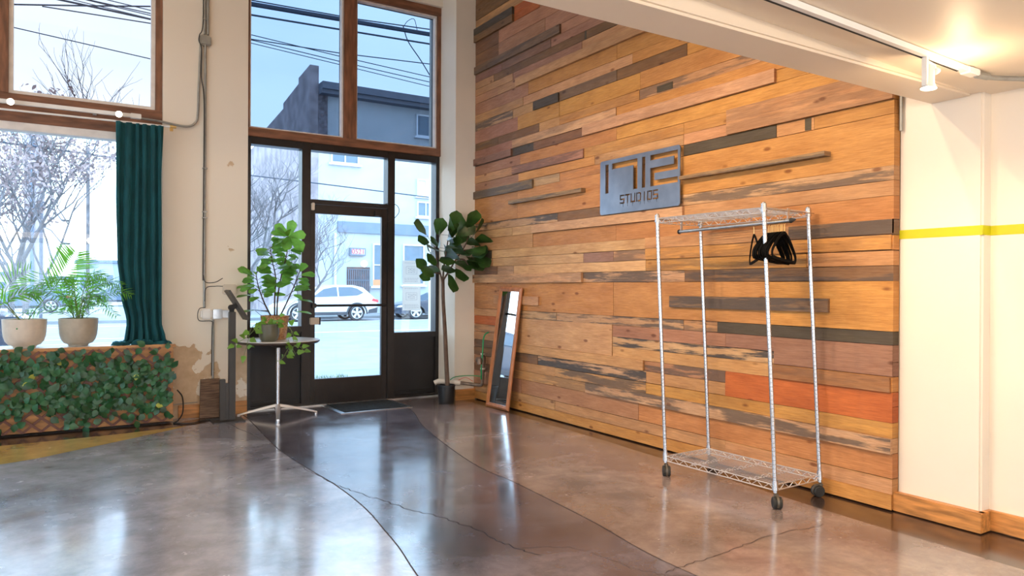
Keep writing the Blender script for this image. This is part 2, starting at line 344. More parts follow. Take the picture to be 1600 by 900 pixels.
def lathe(bm, prof, c, n=32, closed=False):
    c = Vector(c); rings = []
    for r_, z in prof: rings.append([bm.verts.new(c + Vector((r_*cos(2*pi*k/n), r_*sin(2*pi*k/n), z))) for k in range(n)] if r_ > 1e-6 else [bm.verts.new(c + Vector((0, 0, z)))])
    for A, B in zip(rings, rings[1:]):
        if len(A) == 1 and len(B) == 1: continue
        for k in range(n):
            j = (k+1) % n
            if len(A) == 1: bm.faces.new((A[0], B[j], B[k]))
            elif len(B) == 1: bm.faces.new((A[k], A[j], B[0]))
            else: bm.faces.new((A[k], A[j], B[j], B[k]))
def curve(pts, n=8):
    """Catmull-Rom through pts"""
    P = [Vector(p) for p in pts]; P = [P[0]*2-P[1]] + P + [P[-1]*2-P[-2]]; o = []
    for i in range(1, len(P)-2):
        a, b, c, d = P[i-1:i+3]
        for k in range(n):
            t = k/n; o.append(.5*((2*b) + (c-a)*t + (2*a-5*b+4*c-d)*t*t + (3*b-a-3*c+d)*t**3))
    o.append(P[-2]); return o
def leaf(bm, pos, d, nrm, length, width, shape, droop=.15, fold=.15, mi=0, seg=6):
    d = Vector(d).normalized(); nrm = Vector(nrm); nrm = nrm - d*nrm.dot(d)
    nrm = nrm.normalized() if nrm.length > 1e-5 else d.orthogonal().normalized(); s = d.cross(nrm); rows = []
    for i in range(seg+1):
        t = i/seg; hw = shape(t)*width/2; c = Vector(pos) + d*(length*t) - nrm*(droop*length*t*t)
        if hw < 1e-4: rows.append([bm.verts.new(c)])
        else: rows.append([bm.verts.new(c - s*hw + nrm*(fold*hw)), bm.verts.new(c), bm.verts.new(c + s*hw + nrm*(fold*hw))])
    for A, B in zip(rows, rows[1:]):
        if len(A) == 1 and len(B) == 1: continue
        if len(A) == 1: q = [(A[0], B[0], B[1]), (A[0], B[1], B[2])]
        elif len(B) == 1: q = [(A[0], B[0], A[1]), (A[1], B[0], A[2])]
        else: q = [(A[0], B[0], B[1], A[1]), (A[1], B[1], B[2], A[2])]
        for f in q: bm.faces.new(f).material_index = mi
def sh_oval(t): return sin(pi*min(1, t**.8))
def sh_heart(t): return max(0, (1-t)**.75*min(1, 5*t+.0)*1.25) if t < 1 else 0
def sh_fiddle(t): return 0 if t >= 1 else min(1., (.28+.9*t**.9))*min(1, (1-t)*4.5)**.55*min(1, t*14)
def sh_lance(t): return 0 if t >= 1 or t <= 0 else min(1, t*5)*(1-t)**.6

# ------------------------------------------------------------------ structure: floor
def floor():
    bm = NB()
    c1 = [(1.62, 8.0), (1.6, 7.25), (1.52, 6.04), (1.52, 5.44), (1.54, 5.04), (1.56, 4.7), (1.56, 4.34), (1.54, 3.99), (1.50, 3.68), (1.46, 3.38), (1.41, 3.12), (1.33, 2.7), (1.2, 2.2), (.9, 1.4), (.3, .2), (-.8, -1.6), (-2.5, -4)]
    c2 = [(3.3, 8.0), (3.19, 7.08), (2.92, 6.21), (2.72, 5.31), (2.60, 4.57), (2.60, 4.13), (2.57, 3.64), (2.53, 3.13), (2.47, 2.72), (2.46, 2.34), (2.5, 1.5), (2.6, .2), (2.7, -4)]
    c3 = [(3.98, 8.0), (3.97, 6.43), (3.96, 4.83), (3.94, 4.51), (3.90, 3.63), (3.83, 2.59), (3.82, 2.02), (3.81, 1.2), (3.8, -4)]
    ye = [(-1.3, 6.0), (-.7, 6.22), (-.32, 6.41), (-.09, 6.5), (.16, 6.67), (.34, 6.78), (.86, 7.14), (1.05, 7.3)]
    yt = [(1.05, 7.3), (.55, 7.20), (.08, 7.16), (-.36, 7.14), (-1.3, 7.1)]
    def poly(pts, mi, z=0.):
        f = bm.faces.new([bm.verts.new((x, y, z)) for x, y in pts]); f.material_index = mi
    cc = lambda c: [(v.x, v.y) for v in curve([(x, y, 0) for x, y in c], 4)]
    k1, k2, k3 = cc(c1), cc(c2), cc(c3)
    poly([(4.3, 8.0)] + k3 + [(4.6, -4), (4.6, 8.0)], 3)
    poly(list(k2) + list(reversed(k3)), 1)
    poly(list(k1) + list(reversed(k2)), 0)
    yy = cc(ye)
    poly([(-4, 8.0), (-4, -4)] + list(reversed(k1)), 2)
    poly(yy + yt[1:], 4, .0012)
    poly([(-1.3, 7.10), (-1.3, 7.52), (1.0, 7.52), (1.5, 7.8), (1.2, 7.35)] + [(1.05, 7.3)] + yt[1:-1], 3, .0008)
    def strip(pts, wd, z=.0018):
        P = [Vector((x, y, 0)) for x, y in pts]
        for a, b in zip(P, P[1:]):
            d = (b-a).normalized(); s = Vector((-d.y, d.x, 0))*wd/2
            bm.faces.new([bm.verts.new(q + Vector((0, 0, z))) for q in (a-s, a+s, b+s, b-s)]).material_index = 5
    strip(k1, .006); strip(k2, .004)
    def crack(pts, wd):
        P = curve([(x, y, 0) for x, y in pts], 10); Q = [(p.x + rnd.uniform(-.012, .012), p.y + rnd.uniform(-.01, .01)) for p in P]; strip(Q, wd)
    crack([(1.51, 5.27), (1.54, 4.9), (1.59, 4.54), (1.68, 4.2), (1.76, 3.93), (1.87, 3.63), (1.93, 3.31), (1.94, 3.14), (2.0, 2.9)], .004)
    crack([(2.37, 2.44), (2.53, 2.46), (2.78, 2.47), (3.17, 2.52), (3.6, 2.48)], .0035)
    crack([(1.35, 7.5), (1.42, 7.0), (1.50, 6.2)], .003)
    crack([(1.9, 3.1), (2.2, 2.9), (2.3, 2.5), (2.5, 2.3)], .002)
    bmesh.ops.triangulate(bm, faces=[f for f in bm.faces if len(f.verts) > 4])
    # slab
    for f in bm.faces:
        if f.normal.z < 0: f.normal_flip()
    me = bpy.data.meshes.new('floor'); bm.to_mesh(me); bm.free()
    for k in ('floor_dark', 'floor_brown', 'floor_grey', 'floor_border', 'floor_yellow', 'joint'): me.materials.append(M[k])
    o = bpy.data.objects.new('floor', me); col.objects.link(o)
    tag(o, 'polished mottled purple-brown concrete floor with saw cuts', 'floor', kind='structure')
floor()

def struct(name, bm, m, label, cat, parent=None, smooth=35):
    o = obj(name, bm, m, parent, smooth)
    if parent is None: tag(o, label, cat, kind='structure')
    return o

# ------------------------------------------------------------------ structure: plank wall
T = (.57, .312, .142); TL = (.65, .388, .208); O = (.57, .285, .080); OR = (.54, .25, .088); P = (.43, .215, .125); PK = (.31, .165, .115)
R = (.50, .135, .040); B = (.25, .130, .062); BD = (.22, .12, .065); G = (.085, .068, .046); GL = (.23, .150, .088); S = (.54, .33, .18)
YL, YR = 7.42, 2.42
ROWS = [  # z0, z1, [(y_end, colour, stain)] from the corner to the near end
 (.012, .10, [(5.2, TL, .1), (4.0, T, .15), (YR, O, .1)]),
 (.10, .19, [(5.8, T, .2), (3.67, T, .2), (YR, T, .1)]),
 (.19, .335, [(6.4, P, .1), (4.6, P, 0), (YR, OR, 0)]),
 (.335, .425, [(6.9, B, .3), (5.3, T, .4), (YR, S, .95)]),
 (.425, .515, [(6.4, P, 0), (5.8, T, .1), (4.51, T, .8), (YR, O, .15)]),
 (.515, .61, [(6.1, B, .4), (4.51, S, 1.), (3.67, T, .1), (YR, R, 0)]),
 (.61, .695, [(6.6, BD, .5), (5.9, S, .9), (4.53, T, .1), (3.67, P, .75), (YR, R, 0)]),
 (.695, .785, [(6.9, T, .2), (4.94, T, 0), (3.26, T, .1), (YR, O, 0)]),
 (.785, .87, [(6.9, T, .5), (4.94, T, 0), (3.25, S, 1.), (YR, PK, 0)]),
 (.87, .97, [(6.9, R, .0), (4.94, T, 0), (3.67, P, .1), (YR, PK, .1)]),
 (.97, 1.05, [(6.9, T, .1), (5.78, S, .7), (4.09, S, .85), (3.75, T, .6), (YR, G, .2)]),
 (1.05, 1.345, [(6.6, OR, .2), (4.93, OR, .0), (3.3, OR, .0), (YR, O, .0)]),
 (1.345, 1.435, [(5.36, TL, .15), (4.08, S, .85), (YR, BD, .7)]),
 (1.435, 1.525, [(6.9, B, .4), (6.56, S, .3), (4.52, TL, 0), (3.0, O, .4), (YR, T, .1)]),
 (1.525, 1.615, [(7.0, T, .1), (5.36, TL, .1), (4.93, PK, 0), (4.52, T, .6), (YR, O, .25)]),
 (1.615, 1.705, [(7.02, G, 0), (4.52, TL, 0), (3.13, T, 0), (YR, GL, .7)]),
 (1.705, 1.845, [(6.2, T, 0), (4.9, OR, 0), (YR, OR, 0)]),
 (1.845, 1.935, [(6.6, TL, .15), (4.09, TL, .1), (YR, T, .1)]),
 (1.935, 2.02, [(5.77, S, .95), (5.0, B, .2), (4.1, S, .5), (YR, S, .75)]),
 (2.02, 2.32, [(6.5, OR, 0), (4.9, OR, 0), (YR, O, 0)]),
 (2.32, 2.405, [(6.19, S, .7), (5.74, S, .3), (5.1, OR, .2), (4.1, O, .1), (3.24, G, 0), (2.95, T, 0), (YR, O, 0)]),
 (2.405, 2.49, [(6.48, P, 0), (5.2, O, 0), (4.1, T, .2), (3.66, T, .1), (YR, O, .1)]),
 (2.49, 2.58, [(6.6, T, .2), (5.36, B, .5), (4.1, O, .2), (YR, O, .1)]),
 (2.58, 2.69, [(6.45, P, 0), (4.9, OR, 0), (YR, O, 0)]),
 (2.69, 2.775, [(6.2, G, .3), (5.36, B, .2), (YR, O, 0)]),
 (2.775, 2.865, [(6.6, P, .1), (5.4, S, .3), (4.9, TL, .3), (YR, O, 0)]),
 (2.865, 2.95, [(6.9, B, .4), (6.1, B, .3), (5.75, T, 0), (4.61, O, .2), (YR, T, .6)]),
 (2.95, 3.095, [(6.5, P, 0), (5.75, O, 0), (4.6, O, 0), (YR, O, 0)]),
 (3.095, 3.19, [(6.6, S, .8), (5.75, T, .1), (4.9, GL, .2), (4.07, B, .2), (YR, O, 0)]),
 (3.19, 3.28, [(6.4, T, .2), (4.7, T, 0), (YR, O, 0)]),
 (3.28, 3.41, [(6.3, P, 0), (4.9, O, 0), (YR, O, 0)]),
 (3.41, 3.50, [(6.9, P, .0), (YR, T, 0)]),
 (3.50, 3.58, [(6.6, T, .1), (5.4, P, .1), (YR, T, 0)]),
 (3.58, 3.66, [(7.0, T, .2), (5.36, B, .2), (5.33, G, 0), (YR, B, .2)]),
 (3.66, 3.745, [(6.83, PK, .1), (5.9, PK, .2), (YR, P, .1)]),
 (3.745, 3.84, [(5.73, B, .6), (YR, P, 0)]),
 (3.84, 3.98, [(6.9, B, .2), (6.0, P, .1), (YR, P, .1)]),
 (3.98, 4.12, [(6.9, B, .2), (5.2, P, 0), (YR, B, 0)]),
 (4.12, 4.20, [(6.58, BD, .3), (6.1, R, .1), (YR, P, 0)]),
 (4.20, 4.28, [(6.58, B, .9), (6.1, R, .2), (YR, P, 0)]),
 (4.28, 4.38, [(6.3, T, .3), (YR, B, .1)]),
 (4.38, 4.56, [(6.4, B, .2), (YR, P, .1)]), (4.56, 4.72, [(5.9, B, .3), (YR, B, 0)]), (4.72, 4.9, [(6, P, .2), (YR, B, .1)]), (4.9, 5.1, [(5, B, .2), (YR, B, .1)]),
]
RAISED = [  # y0 (far), y1 (near), z0, z1, proud, colour, stain
 (6.9, 4.94, .700, .972, .006, T, 0), (3.67, YR, .515, .690, .006, R, 0), (3.25, YR, .787, .968, .006, PK, .05),
 (YL, YR, .010, .098, .010, O, .08), (3.67, YR, .10, .185, .003, T, .1), (5.3, YR, .335, .428, .022, S, .8), (3.26, 2.43, .692, .783, .020, (.34, .17, .07), .25),
 (6.9, 4.53, .612, .700, .020, T, .12), (4.23, 2.83, 1.146, 1.236, .022, GL, .85), (6.95, 6.07, 1.115, 1.204, .022, T, .1),
 (YL, 5.36, 1.343, 1.437, .028, TL, .35), (4.52, YR, 1.62, 1.708, .016, T, .15), (3.13, YR, 1.622, 1.707, .018, GL, .75),
 (4.52, 2.43, 1.530, 1.618, .012, O, .25),
 (6.20, 4.09, 1.845, 1.932, .024, TL, .15), (YL, 6.19, 2.306, 2.395, .025, GL, .7), (3.66, YR, 2.405, 2.585, .024, T, .30),
 (6.60, 5.36, 2.495, 2.578, .014, P, .5), (YL, 6.60, 2.695, 2.772, .026, PK, .1), (6.6, 4.9, 2.775, 2.862, .010, TL, .35),
 (5.36, 3.24, 2.690, 2.785, .028, TL, .15), (6.19, 5.75, 3.092, 3.184, .020, G, .1), (6.52, 4.2, 3.410, 3.498, .028, T, .1),
 (YL, 5.73, 3.750, 3.838, .022, GL, .5), (YL, 6.58, 4.12, 4.20, .030, B, .3), (YL, 6.58, 4.20, 4.28, .030, G, .5),
 (4.40, 4.22, 2.875, 2.93, .004, G, 0), (3.02, 2.97, 2.322, 2.403, .003, G, 0),
]
def plank_wall():
    bm = NB(); cl = bm.loops.layers.float_color.new('Col'); rl = bm.loops.layers.float_color.new('Rnd')
    def plank(y0, y1, z0, z1, x0, x1, c, st, jit=.10):
        n0 = len(bm.faces); a = rnd.uniform(-jit, jit)+1; cc = (c[0]*a, c[1]*a*rnd.uniform(.96, 1.04), c[2]*a*rnd.uniform(.9, 1.1), st)
        rr = (rnd.random(), rnd.random(), rnd.random(), 1); g = .0016
        ys, ye = max(y0, y1)-g, min(y0, y1)+g; nseg = max(1, int((ys-ye)/.5)); w1 = [rnd.uniform(-.0015, .0015) for _ in range(nseg+1)]; w2 = [rnd.uniform(-.0015, .0015) for _ in range(nseg+1)]
        ring = []
        for i in range(nseg+1):
            y = ye + (ys-ye)*i/nseg
            ring.append([bm.verts.new(p) for p in ((x0, y, z0+g+w1[i]), (x1, y, z0+g+w1[i]), (x1, y, z1-g+w2[i]), (x0, y, z1-g+w2[i]))])
        fs = []
        for A, Bq in zip(ring, ring[1:]):
            for k in range(4): fs.append(bm.faces.new((A[k], A[(k+1) % 4], Bq[(k+1) % 4], Bq[k])))
        fs += [bm.faces.new(ring[0]), bm.faces.new(ring[-1])]
        for f in fs:
            for lp in f.loops: lp[cl] = cc; lp[rl] = rr
        for f in fs[-2:]:
            for lp in f.loops: lp[cl] = (cc[0]*.8, cc[1]*.75, cc[2]*.7, 0)
    for z0, z1, segs in ROWS:
        y = YL
        for ye, c, st in segs:
            plank(y, ye, z0, z1, 4.14 - rnd.uniform(0, .004), 4.198, c, st); y = ye
    for y0, y1, z0, z1, pr, c, st in RAISED: plank(y0, y1, z0, z1, 4.14-pr, 4.139, c, st, .05)
    # the two narrow ledges, set on edge
    plank(4.09, 2.83, 2.128, 2.160, 4.075, 4.139, (.33, .21, .12), .7, 0); plank(6.60, 5.33, 2.172, 2.212, 4.085, 4.139, (.33, .21, .12), .7, 0)
    # backing
    return bm
bm = plank_wall(); cl = bm.loops.layers.float_color['Col']
v0 = len(bm.faces); box(bm, (4.175, 2.44, 0), (4.30, 7.9, 5.15)); bm.faces.ensure_lookup_table()
for f in bm.faces[v0:]:
    for lp in f.loops: lp[cl] = (.05, .03, .02, 0)
struct('wall_right', bm, M['planks'], 'feature wall of horizontal reclaimed planks in orange, tan and black', 'wall', smooth=0)

# white pilaster and side wall with yellow stripe
bm = NB(); box(bm, (4.20, 1.97, 0), (4.50, 2.43, 5.2), .012); box(bm, (4.285, -4, 0), (4.50, 1.99, 2.6))
struct('wall_side', bm, M['white_wall'], 'smooth white side wall with a shallow pilaster', 'wall')
bm = NB(); box(bm, (4.1985, 1.968, 1.590), (4.21, 2.43, 1.642)); box(bm, (4.20, 1.9685, 1.590), (4.29, 1.98, 1.642)); box(bm, (4.2835, -3.9, 1.590), (4.29, 1.972, 1.642))
struct('wall_stripe', bm, M['yellow'], 'bright yellow painted stripe across the white side wall', 'stripe')
bm = NB(); box(bm, (4.150, 1.945, .006), (4.205, 2.425, .112), .003); box(bm, (4.17, 1.9455, .006), (4.29, 1.975, .112), .003); box(bm, (4.255, -3.9, .006), (4.29, 1.95, .112), .003)
struct('baseboard_side', bm, M['trimwood'], 'amber wood baseboard under the white side wall', 'baseboard')
bm = NB(); box(bm, (1.03, 7.732, 0), (1.672, 7.765, .125), .003)
struct('baseboard_pier', bm, M['trimwood_x'], 'wood baseboard under the peeling window pier', 'baseboard')
bm = NB(); box(bm, (3.88, 7.385, 0), (4.135, 7.425, .12), .003)
struct('baseboard_corner', bm, M['trimwood_x'], 'short amber baseboard beside the potted fig tree', 'baseboard')

# back wall piers and header
bm = NB(); box(bm, (.885, 7.76, 0), (1.675, 8.12, 5.2)); struct('wall_pier', bm, M['peel'], 'cream wall pier between the windows, paint peeling near the floor', 'wall')
bm = NB(); box(bm, (3.885, 7.42, 0), (4.30, 8.12, 5.2)); struct('wall_corner', bm, M['cream'], 'narrow cream wall pier in the corner by the planks', 'wall')
bm = NB(); box(bm, (1.675, 7.76, 4.60), (3.885, 8.12, 5.2)); box(bm, (-4.2, 7.76, 4.60), (.885, 8.12, 5.2)); box(bm, (-4.2, 7.9, 0), (.885, 8.10, .70)); box(bm, (-4.2, 7.76, 0), (-2.2, 8.12, 4.6))
struct('wall_back', bm, M['cream'], 'cream wall above and below the street windows', 'wall')
bm = NB(); box(bm, (-4.2, -4.2, 0), (-4.0, 8.1, .8)); box(bm, (-4.2, -4.2, 3.1), (-4.0, 8.1, 5.2)); box(bm, (-4.2, -4.2, .8), (-4.0, .6, 3.1)); box(bm, (-4.2, 6.4, .8), (-4.0, 8.1, 3.1))
box(bm, (-4.0, -4.2, 0), (4.5, -4.0, .6)); box(bm, (-4.0, -4.2, 2.25), (4.5, -4.0, 2.6)); box(bm, (-4.0, -4.2, .6), (-3.2, -4.0, 2.25)); box(bm, (3.6, -4.2, .6), (4.5, -4.0, 2.25))
None; struct('wall_left', bm, M['cream'], 'cream walls of the room out of view', 'wall')
for k_, (n_, lo_, hi_, lb_) in enumerate((('added_window_side', (-4.1, .6, .8), (-4.094, 6.4, 3.1), 'large side window added for daylight left of the camera, out of view'), ('added_window_rear', (-3.2, -4.1, .6), (3.6, -4.094, 2.25), 'wide window added for daylight behind the camera, out of view'))):
    bm = NB(); box(bm, lo_, hi_); struct(n_, bm, M['glass_added'], lb_, 'window', smooth=0)  # both windows are added out of view to let more daylight in
# ceilings and beam
bm = NB()
zc = lambda x: 2.345 + max(0, 4.25-x)*.033
def slab(x0, x1, y0, y1):
    hexa(bm, [(x0, y0, zc(x0)), (x1, y0, zc(x1)), (x1, y1, zc(x1)), (x0, y1, zc(x0)), (x0, y0, 2.75), (x1, y0, 2.75), (x1, y1, 2.75), (x0, y1, 2.75)])
slab(-4.0, 4.5, -4.0, 2.03)
struct('ceiling', bm, M['ceil'], 'low warm-white ceiling in front of the beam', 'ceiling')
bm = NB(); box(bm, (-4.0, 2.02, 2.344), (4.20, 2.25, 5.2), .012)
struct('ceiling_beam', bm, M['ceil'], 'deep white beam edge where the low ceiling steps up', 'beam')
bm = NB(); box(bm, (-4.0, 2.2, 5.15), (4.4, 8.1, 5.3)); struct('ceiling_high', bm, M['ceil'], 'high ceiling over the window bay', 'ceiling')
bm = NB(); tube(bm, [(4.178, 2.405, 2.22), (4.178, 2.405, 2.9)], .010); struct('trim_1', bm, M['galv'], 'thin metal edge trim at the end of the plank wall', 'trim')

# ------------------------------------------------------------------ windows
FY = 7.84
def frame_part(name, rects, m, parent, y0, y1, bev=.004):
    bm = NB()
    for x0, x1, z0, z1 in rects: box(bm, (x0, y0, z0), (x1, y1, z1), bev)
    return obj(name, bm, m, parent)
def pane(parent, x0, x1, z0, z1, y, m, name='pane'):
    bm = NB(); box(bm, (x0, y, z0), (x1, y+.006, z1)); return obj(name, bm, m, parent, 0)
w1 = thing('window_1', (2.8, FY, 2.84), 'tall two-pane clerestory window in brown wood above the door', 'window', kind='structure')
frame_part('window_frame', [(1.672, 3.89, 2.84, 2.93), (1.672, 3.89, 4.505, 4.60)], M['sash'], w1, 7.80, 7.98)
frame_part('window_post', [(1.672, 1.700, 2.93, 4.505), (2.700, 2.845, 2.93, 4.505), (3.842, 3.89, 2.93, 4.505)], M['sash_v'], w1, 7.803, 7.98)
def stop(parent, x0, x1, z0, z1, y0, y1, t=.018):
    frame_part('window_stop', [(x0, x0+t, z0, z1), (x1-t, x1, z0, z1), (x0+t, x1-t, z0, z0+t), (x0+t, x1-t, z1-t, z1)], M['sash_light'], parent, y0, y1, .001)
for a, b in ((1.700, 2.700), (2.845, 3.842)):
    stop(w1, a, b, 2.93, 4.505, 7.835, 7.90); pane(w1, a, b, 2.93, 4.505, 7.905, M['glass_tint'])
w2 = thing('window_2', (.2, FY, 2.8), 'large upper left street window in brown wood', 'window', kind='structure')
frame_part('window_frame', [(-2.2, .885, 2.735, 2.985), (-2.2, .885, 4.52, 4.6)], M['sash'], w2, 7.80, 7.98)
frame_part('window_post', [(.825, .885, 2.985, 4.52), (-.50, -.345, 2.985, 4.52), (-2.2, -2.1, 2.985, 4.52)], M['sash_v'], w2, 7.803, 7.98)
for a, b in ((-.345, .825), (-2.1, -.5)):
    stop(w2, a, b, 2.985, 4.52, 7.835, 7.90, .035); pane(w2, a, b, 2.985, 4.52, 7.905, M['glass_tint2'])
w3 = thing('window_3', (.2, FY, .75), 'large lower left street window behind the plants', 'window', kind='structure')
frame_part('window_frame', [(-2.2, .885, .70, .745), (.80, .885, .745, 2.735), (-2.2, -2.1, .745, 2.735)], M['sash_light'], w3, 7.80, 7.98)
frame_part('window_stop', [(-2.1, .80, 2.665, 2.735)], M['sash_light'], w3, 7.802, 7.95)
pane(w3, -2.1, .80, .745, 2.665, 7.905, M['glass'])

# storefront frame with side lights, transom
w4 = thing('window_4', (2.8, FY, 0), 'black storefront frame with two side lights and a transom around the door', 'window', kind='structure')
frame_part('window_frame', [(1.676, 1.722, 0, 2.84), (3.842, 3.888, 0, 2.84), (2.250, 2.345, 0, 2.84), (3.232, 3.318, 0, 2.84),
   (1.722, 2.250, 2.765, 2.84), (2.345, 3.232, 2.765, 2.84), (3.318, 3.842, 2.765, 2.84), (2.345, 3.232, 2.185, 2.235),
   (1.722, 2.250, .80, .865), (3.318, 3.842, .70, .765), (1.722, 2.250, 0, .04), (3.318, 3.842, 0, .04)], M['black_metal'], w4, 7.83, 7.97)
pane(w4, 1.722, 2.250, .865, 2.765, 7.90, M['glass']); pane(w4, 2.345, 3.232, 2.235, 2.765, 7.90, M['glass']); pane(w4, 3.318, 3.842, .765, 2.765, 7.90, M['glass'])
frame_part('kick_panel', [(1.722, 2.250, .04, .80)], M['black_panel'], w4, 7.87, 7.93, .002); frame_part('kick_panel', [(3.318, 3.842, .04, .70)], M['black_panel'], w4, 7.87, 7.93, .002)
frame_part('panel_bead', [(3.33, 3.83, .07, .085), (1.74, 2.24, .07, .085)], M['black_metal'], w4, 7.855, 7.875, .002)

# the door
dr = thing('door_1', (2.79, FY, 0), 'black aluminium glass entrance door with a push bar', 'door', kind='structure')
frame_part('door_leaf', [(2.348, 2.400, .012, 2.182), (3.165, 3.230, .012, 2.182), (2.400, 3.165, .012, .285), (2.400, 3.165, 2.085, 2.182)], M['black_metal'], dr, 7.845, 7.895)
pane(dr, 2.400, 3.165, .285, 2.085, 7.868, M['glass'])
bm = NB(); tube(bm, [(2.37, 7.80, 1.085), (3.20, 7.80, 1.085)], .014, 12); tube(bm, [(2.375, 7.80, 1.085), (2.375, 7.85, 1.085)], .012); tube(bm, [(3.195, 7.80, 1.085), (3.195, 7.85, 1.085)], .012)
box(bm, (2.355, 7.785, 1.06), (2.40, 7.85, 1.11), .005)
obj('push_bar', bm, M['black_metal'], dr)
bm = NB(); box(bm, (2.335, 7.80, .880), (2.435, 7.85, .955), .006); lk = obj('door_latch', bm, M['beige_plastic'], dr, label='beige latch box')
bm = NB(); box(bm, (2.436, 7.805, .876), (2.452, 7.85, .959), .004); obj('latch_edge', bm, M['black_metal'], lk)
bm = NB(); box(bm, (2.352, 7.80, 2.115), (2.38, 7.85, 2.195), .004); obj('closer_cap', bm, M['beige_plastic'], dr, label='beige closer end cap')
bm = NB(); box(bm, (3.07, 7.80, 2.09), (3.13, 7.85, 2.15), .004); box(bm, (3.185, 7.82, 1.92), (3.198, 7.845, 2.0), .003); tube(bm, curve([(3.10, 7.80, 2.19), (3.2, 7.74, 2.235), (3.30, 7.74, 2.22), (3.34, 7.76, 2.15), (3.29, 7.80, 2.07), (3.22, 7.835, 2.02)], 6), .004, 6)
box(bm, (3.05, 7.80, 2.205), (3.12, 7.83, 2.22), .002); obj('door_sensor', bm, M['black_metal'], dr)
# threshold
bm = NB(); box(bm, (1.7, 7.80, 0), (3.9, 8.0, .012)); struct('door_threshold', bm, M['alu'], 'dull aluminium threshold under the glass door', 'threshold')

# papers on the right-hand side light
for k, (z0, z1, lab) in enumerate(((1.325, 1.60, 'upper white printed notice taped on the glass right of the door'), (1.015, 1.30, 'lower white printed notice taped on the glass right of the door'))):
    t = thing('paper_notice', (3.56, 7.895, z0), lab, 'notice', 'notices taped to the glass')
    bm = NB(); box(bm, (3.445, 7.896, z0), (3.675, 7.8985, z1)); obj('sheet', bm, M['paper'], t, 0)
    bm = NB(); cx = 3.56; cz = (z0+z1)/2 + .02
    def ln(x0, x1, z, h=.0025): box(bm, (x0, 7.8945, z), (x1, 7.896, z+h))
    for x0, x1, zz in ((cx-.07, cx+.07, cz+.045), (cx-.07, cx+.07, cz-.04)): ln(x0, x1, zz)
    for xx in (cx-.07, cx+.068): box(bm, (xx, 7.8945, cz-.04), (xx+.002, 7.896, cz+.045))
    for r_ in range(3):
        x = cx-.045
        while x < cx+.045: ww = rnd.uniform(.006, .018); ln(x, x+ww, cz+.02-r_*.02 + rnd.uniform(-.004, .004), .006); x += ww+.006
    for zz in (z1-.03, z0+.065, z0+.05, z0+.03):
        x = cx-.09
        while x < cx+.08: ww = rnd.uniform(.008, .03); ln(x, x+ww, zz, .004); x += ww+.007
    obj('print', bm, M['ink'], t, 0)

# ------------------------------------------------------------------ window bench, trellis, pots, curtain
t = thing('window_bench', (0, 7.68, 0), 'amber plywood bench under the big window, behind the ivy trellis', 'bench')
bm = NB(); box(bm, (-2.2, 7.52, .02), (.955, 7.548, .725), .003); box(bm, (.93, 7.548, .02), (.955, 7.86, .725), .003); obj('bench_front', bm, M['bench'], t)
bm = NB(); box(bm, (-2.2, 7.50, .715), (.975, 7.53, .7445), .004); obj('bench_edge', bm, M['bench'], t)
bm = NB(); box(bm, (-2.2, 7.53, .715), (.965, 7.80, .7445), .002); obj('bench_top', bm, M['white_metal'], t, label='white painted top')

t = thing('ivy_trellis', (0, 7.46, .03), 'expanding brown lattice covered in artificial green ivy leaves', 'trellis')
bm = NB(); z0, z1, xl, xr = .03, .72, -2.1, .93; sp = .135
def latt(sgn, y):
    c = -4.0
    while c < 4.0:
        # line x = c + sgn*(z-z0)
        pts = []
        a = (c, z0); b = (c + sgn*(z1-z0)*1.15, z1)
        x0_, zz0, x1_, zz1 = a[0], a[1], b[0], b[1]
        def clip(x, other):
            nonlocal x0_, zz0, x1_, zz1
        f0, f1 = 0., 1.; dx = x1_-x0_
        for lim, s in ((xl, 1), (xr, -1)):
            v0, v1 = (x0_-lim)*s, (x1_-lim)*s
            if v0 < 0 and v1 < 0: f1 = -1; break
            if v0 < 0: f0 = max(f0, v0/(v0-v1))
            elif v1 < 0: f1 = min(f1, v0/(v0-v1))
        if f1 > f0+.08:
            p = Vector((x0_+dx*f0, y, zz0+(zz1-zz0)*f0)); q = Vector((x0_+dx*f1, y, zz0+(zz1-zz0)*f1)); d = (q-p).normalized(); s_ = Vector((-d.z, 0, d.x))*.010; th = Vector((0, .004, 0))
            hexa(bm, [p-s_-th, p+s_-th, p+s_+th, p-s_+th, q-s_-th, q+s_-th, q+s_+th, q-s_+th])
        c += sp
latt(1, 7.485); latt(-1, 7.475); obj('lattice', bm, M['lattice'], t)
bm = NB(); by = NB()
for i in range(1500):
    x = rnd.uniform(-1.35, .95); z = rnd.uniform(.05, .74)
    # thin spots: low near the left middle, top strip, far edge
    dens = 1.0
    if z < .16: dens = .55
    if -.25 < x < .10 and z < .20: dens = .06
    if .30 < x < .62 and z < .12: dens = .25
    if x > .55 and z < .09: dens = .3
    if z > .66: dens = .42
    if x > .5 and z > .60: dens = .28
    if x > .88: dens *= .5
    if rnd.random() > dens: continue
    y = 7.462 - rnd.random()*.05
    a = rnd.uniform(0, 2*pi); d = Vector((cos(a), rnd.uniform(-.35, .15), sin(a)-.25)); nr = Vector((rnd.uniform(-.6, .6), -1, rnd.uniform(-.2, .8)))
    tgt = by if rnd.random() < .012 else bm
    s = rnd.uniform(.056, .084); leaf(tgt, (x, y, z), d, nr, s, s*.78, sh_oval, .18, .16, seg=5)
obj('leaves', bm, M['leaf_ivy'], t, 60)
obj('yellow_leaves', by, M['leaf_yellow'], t, 60, label='yellowed leaves')

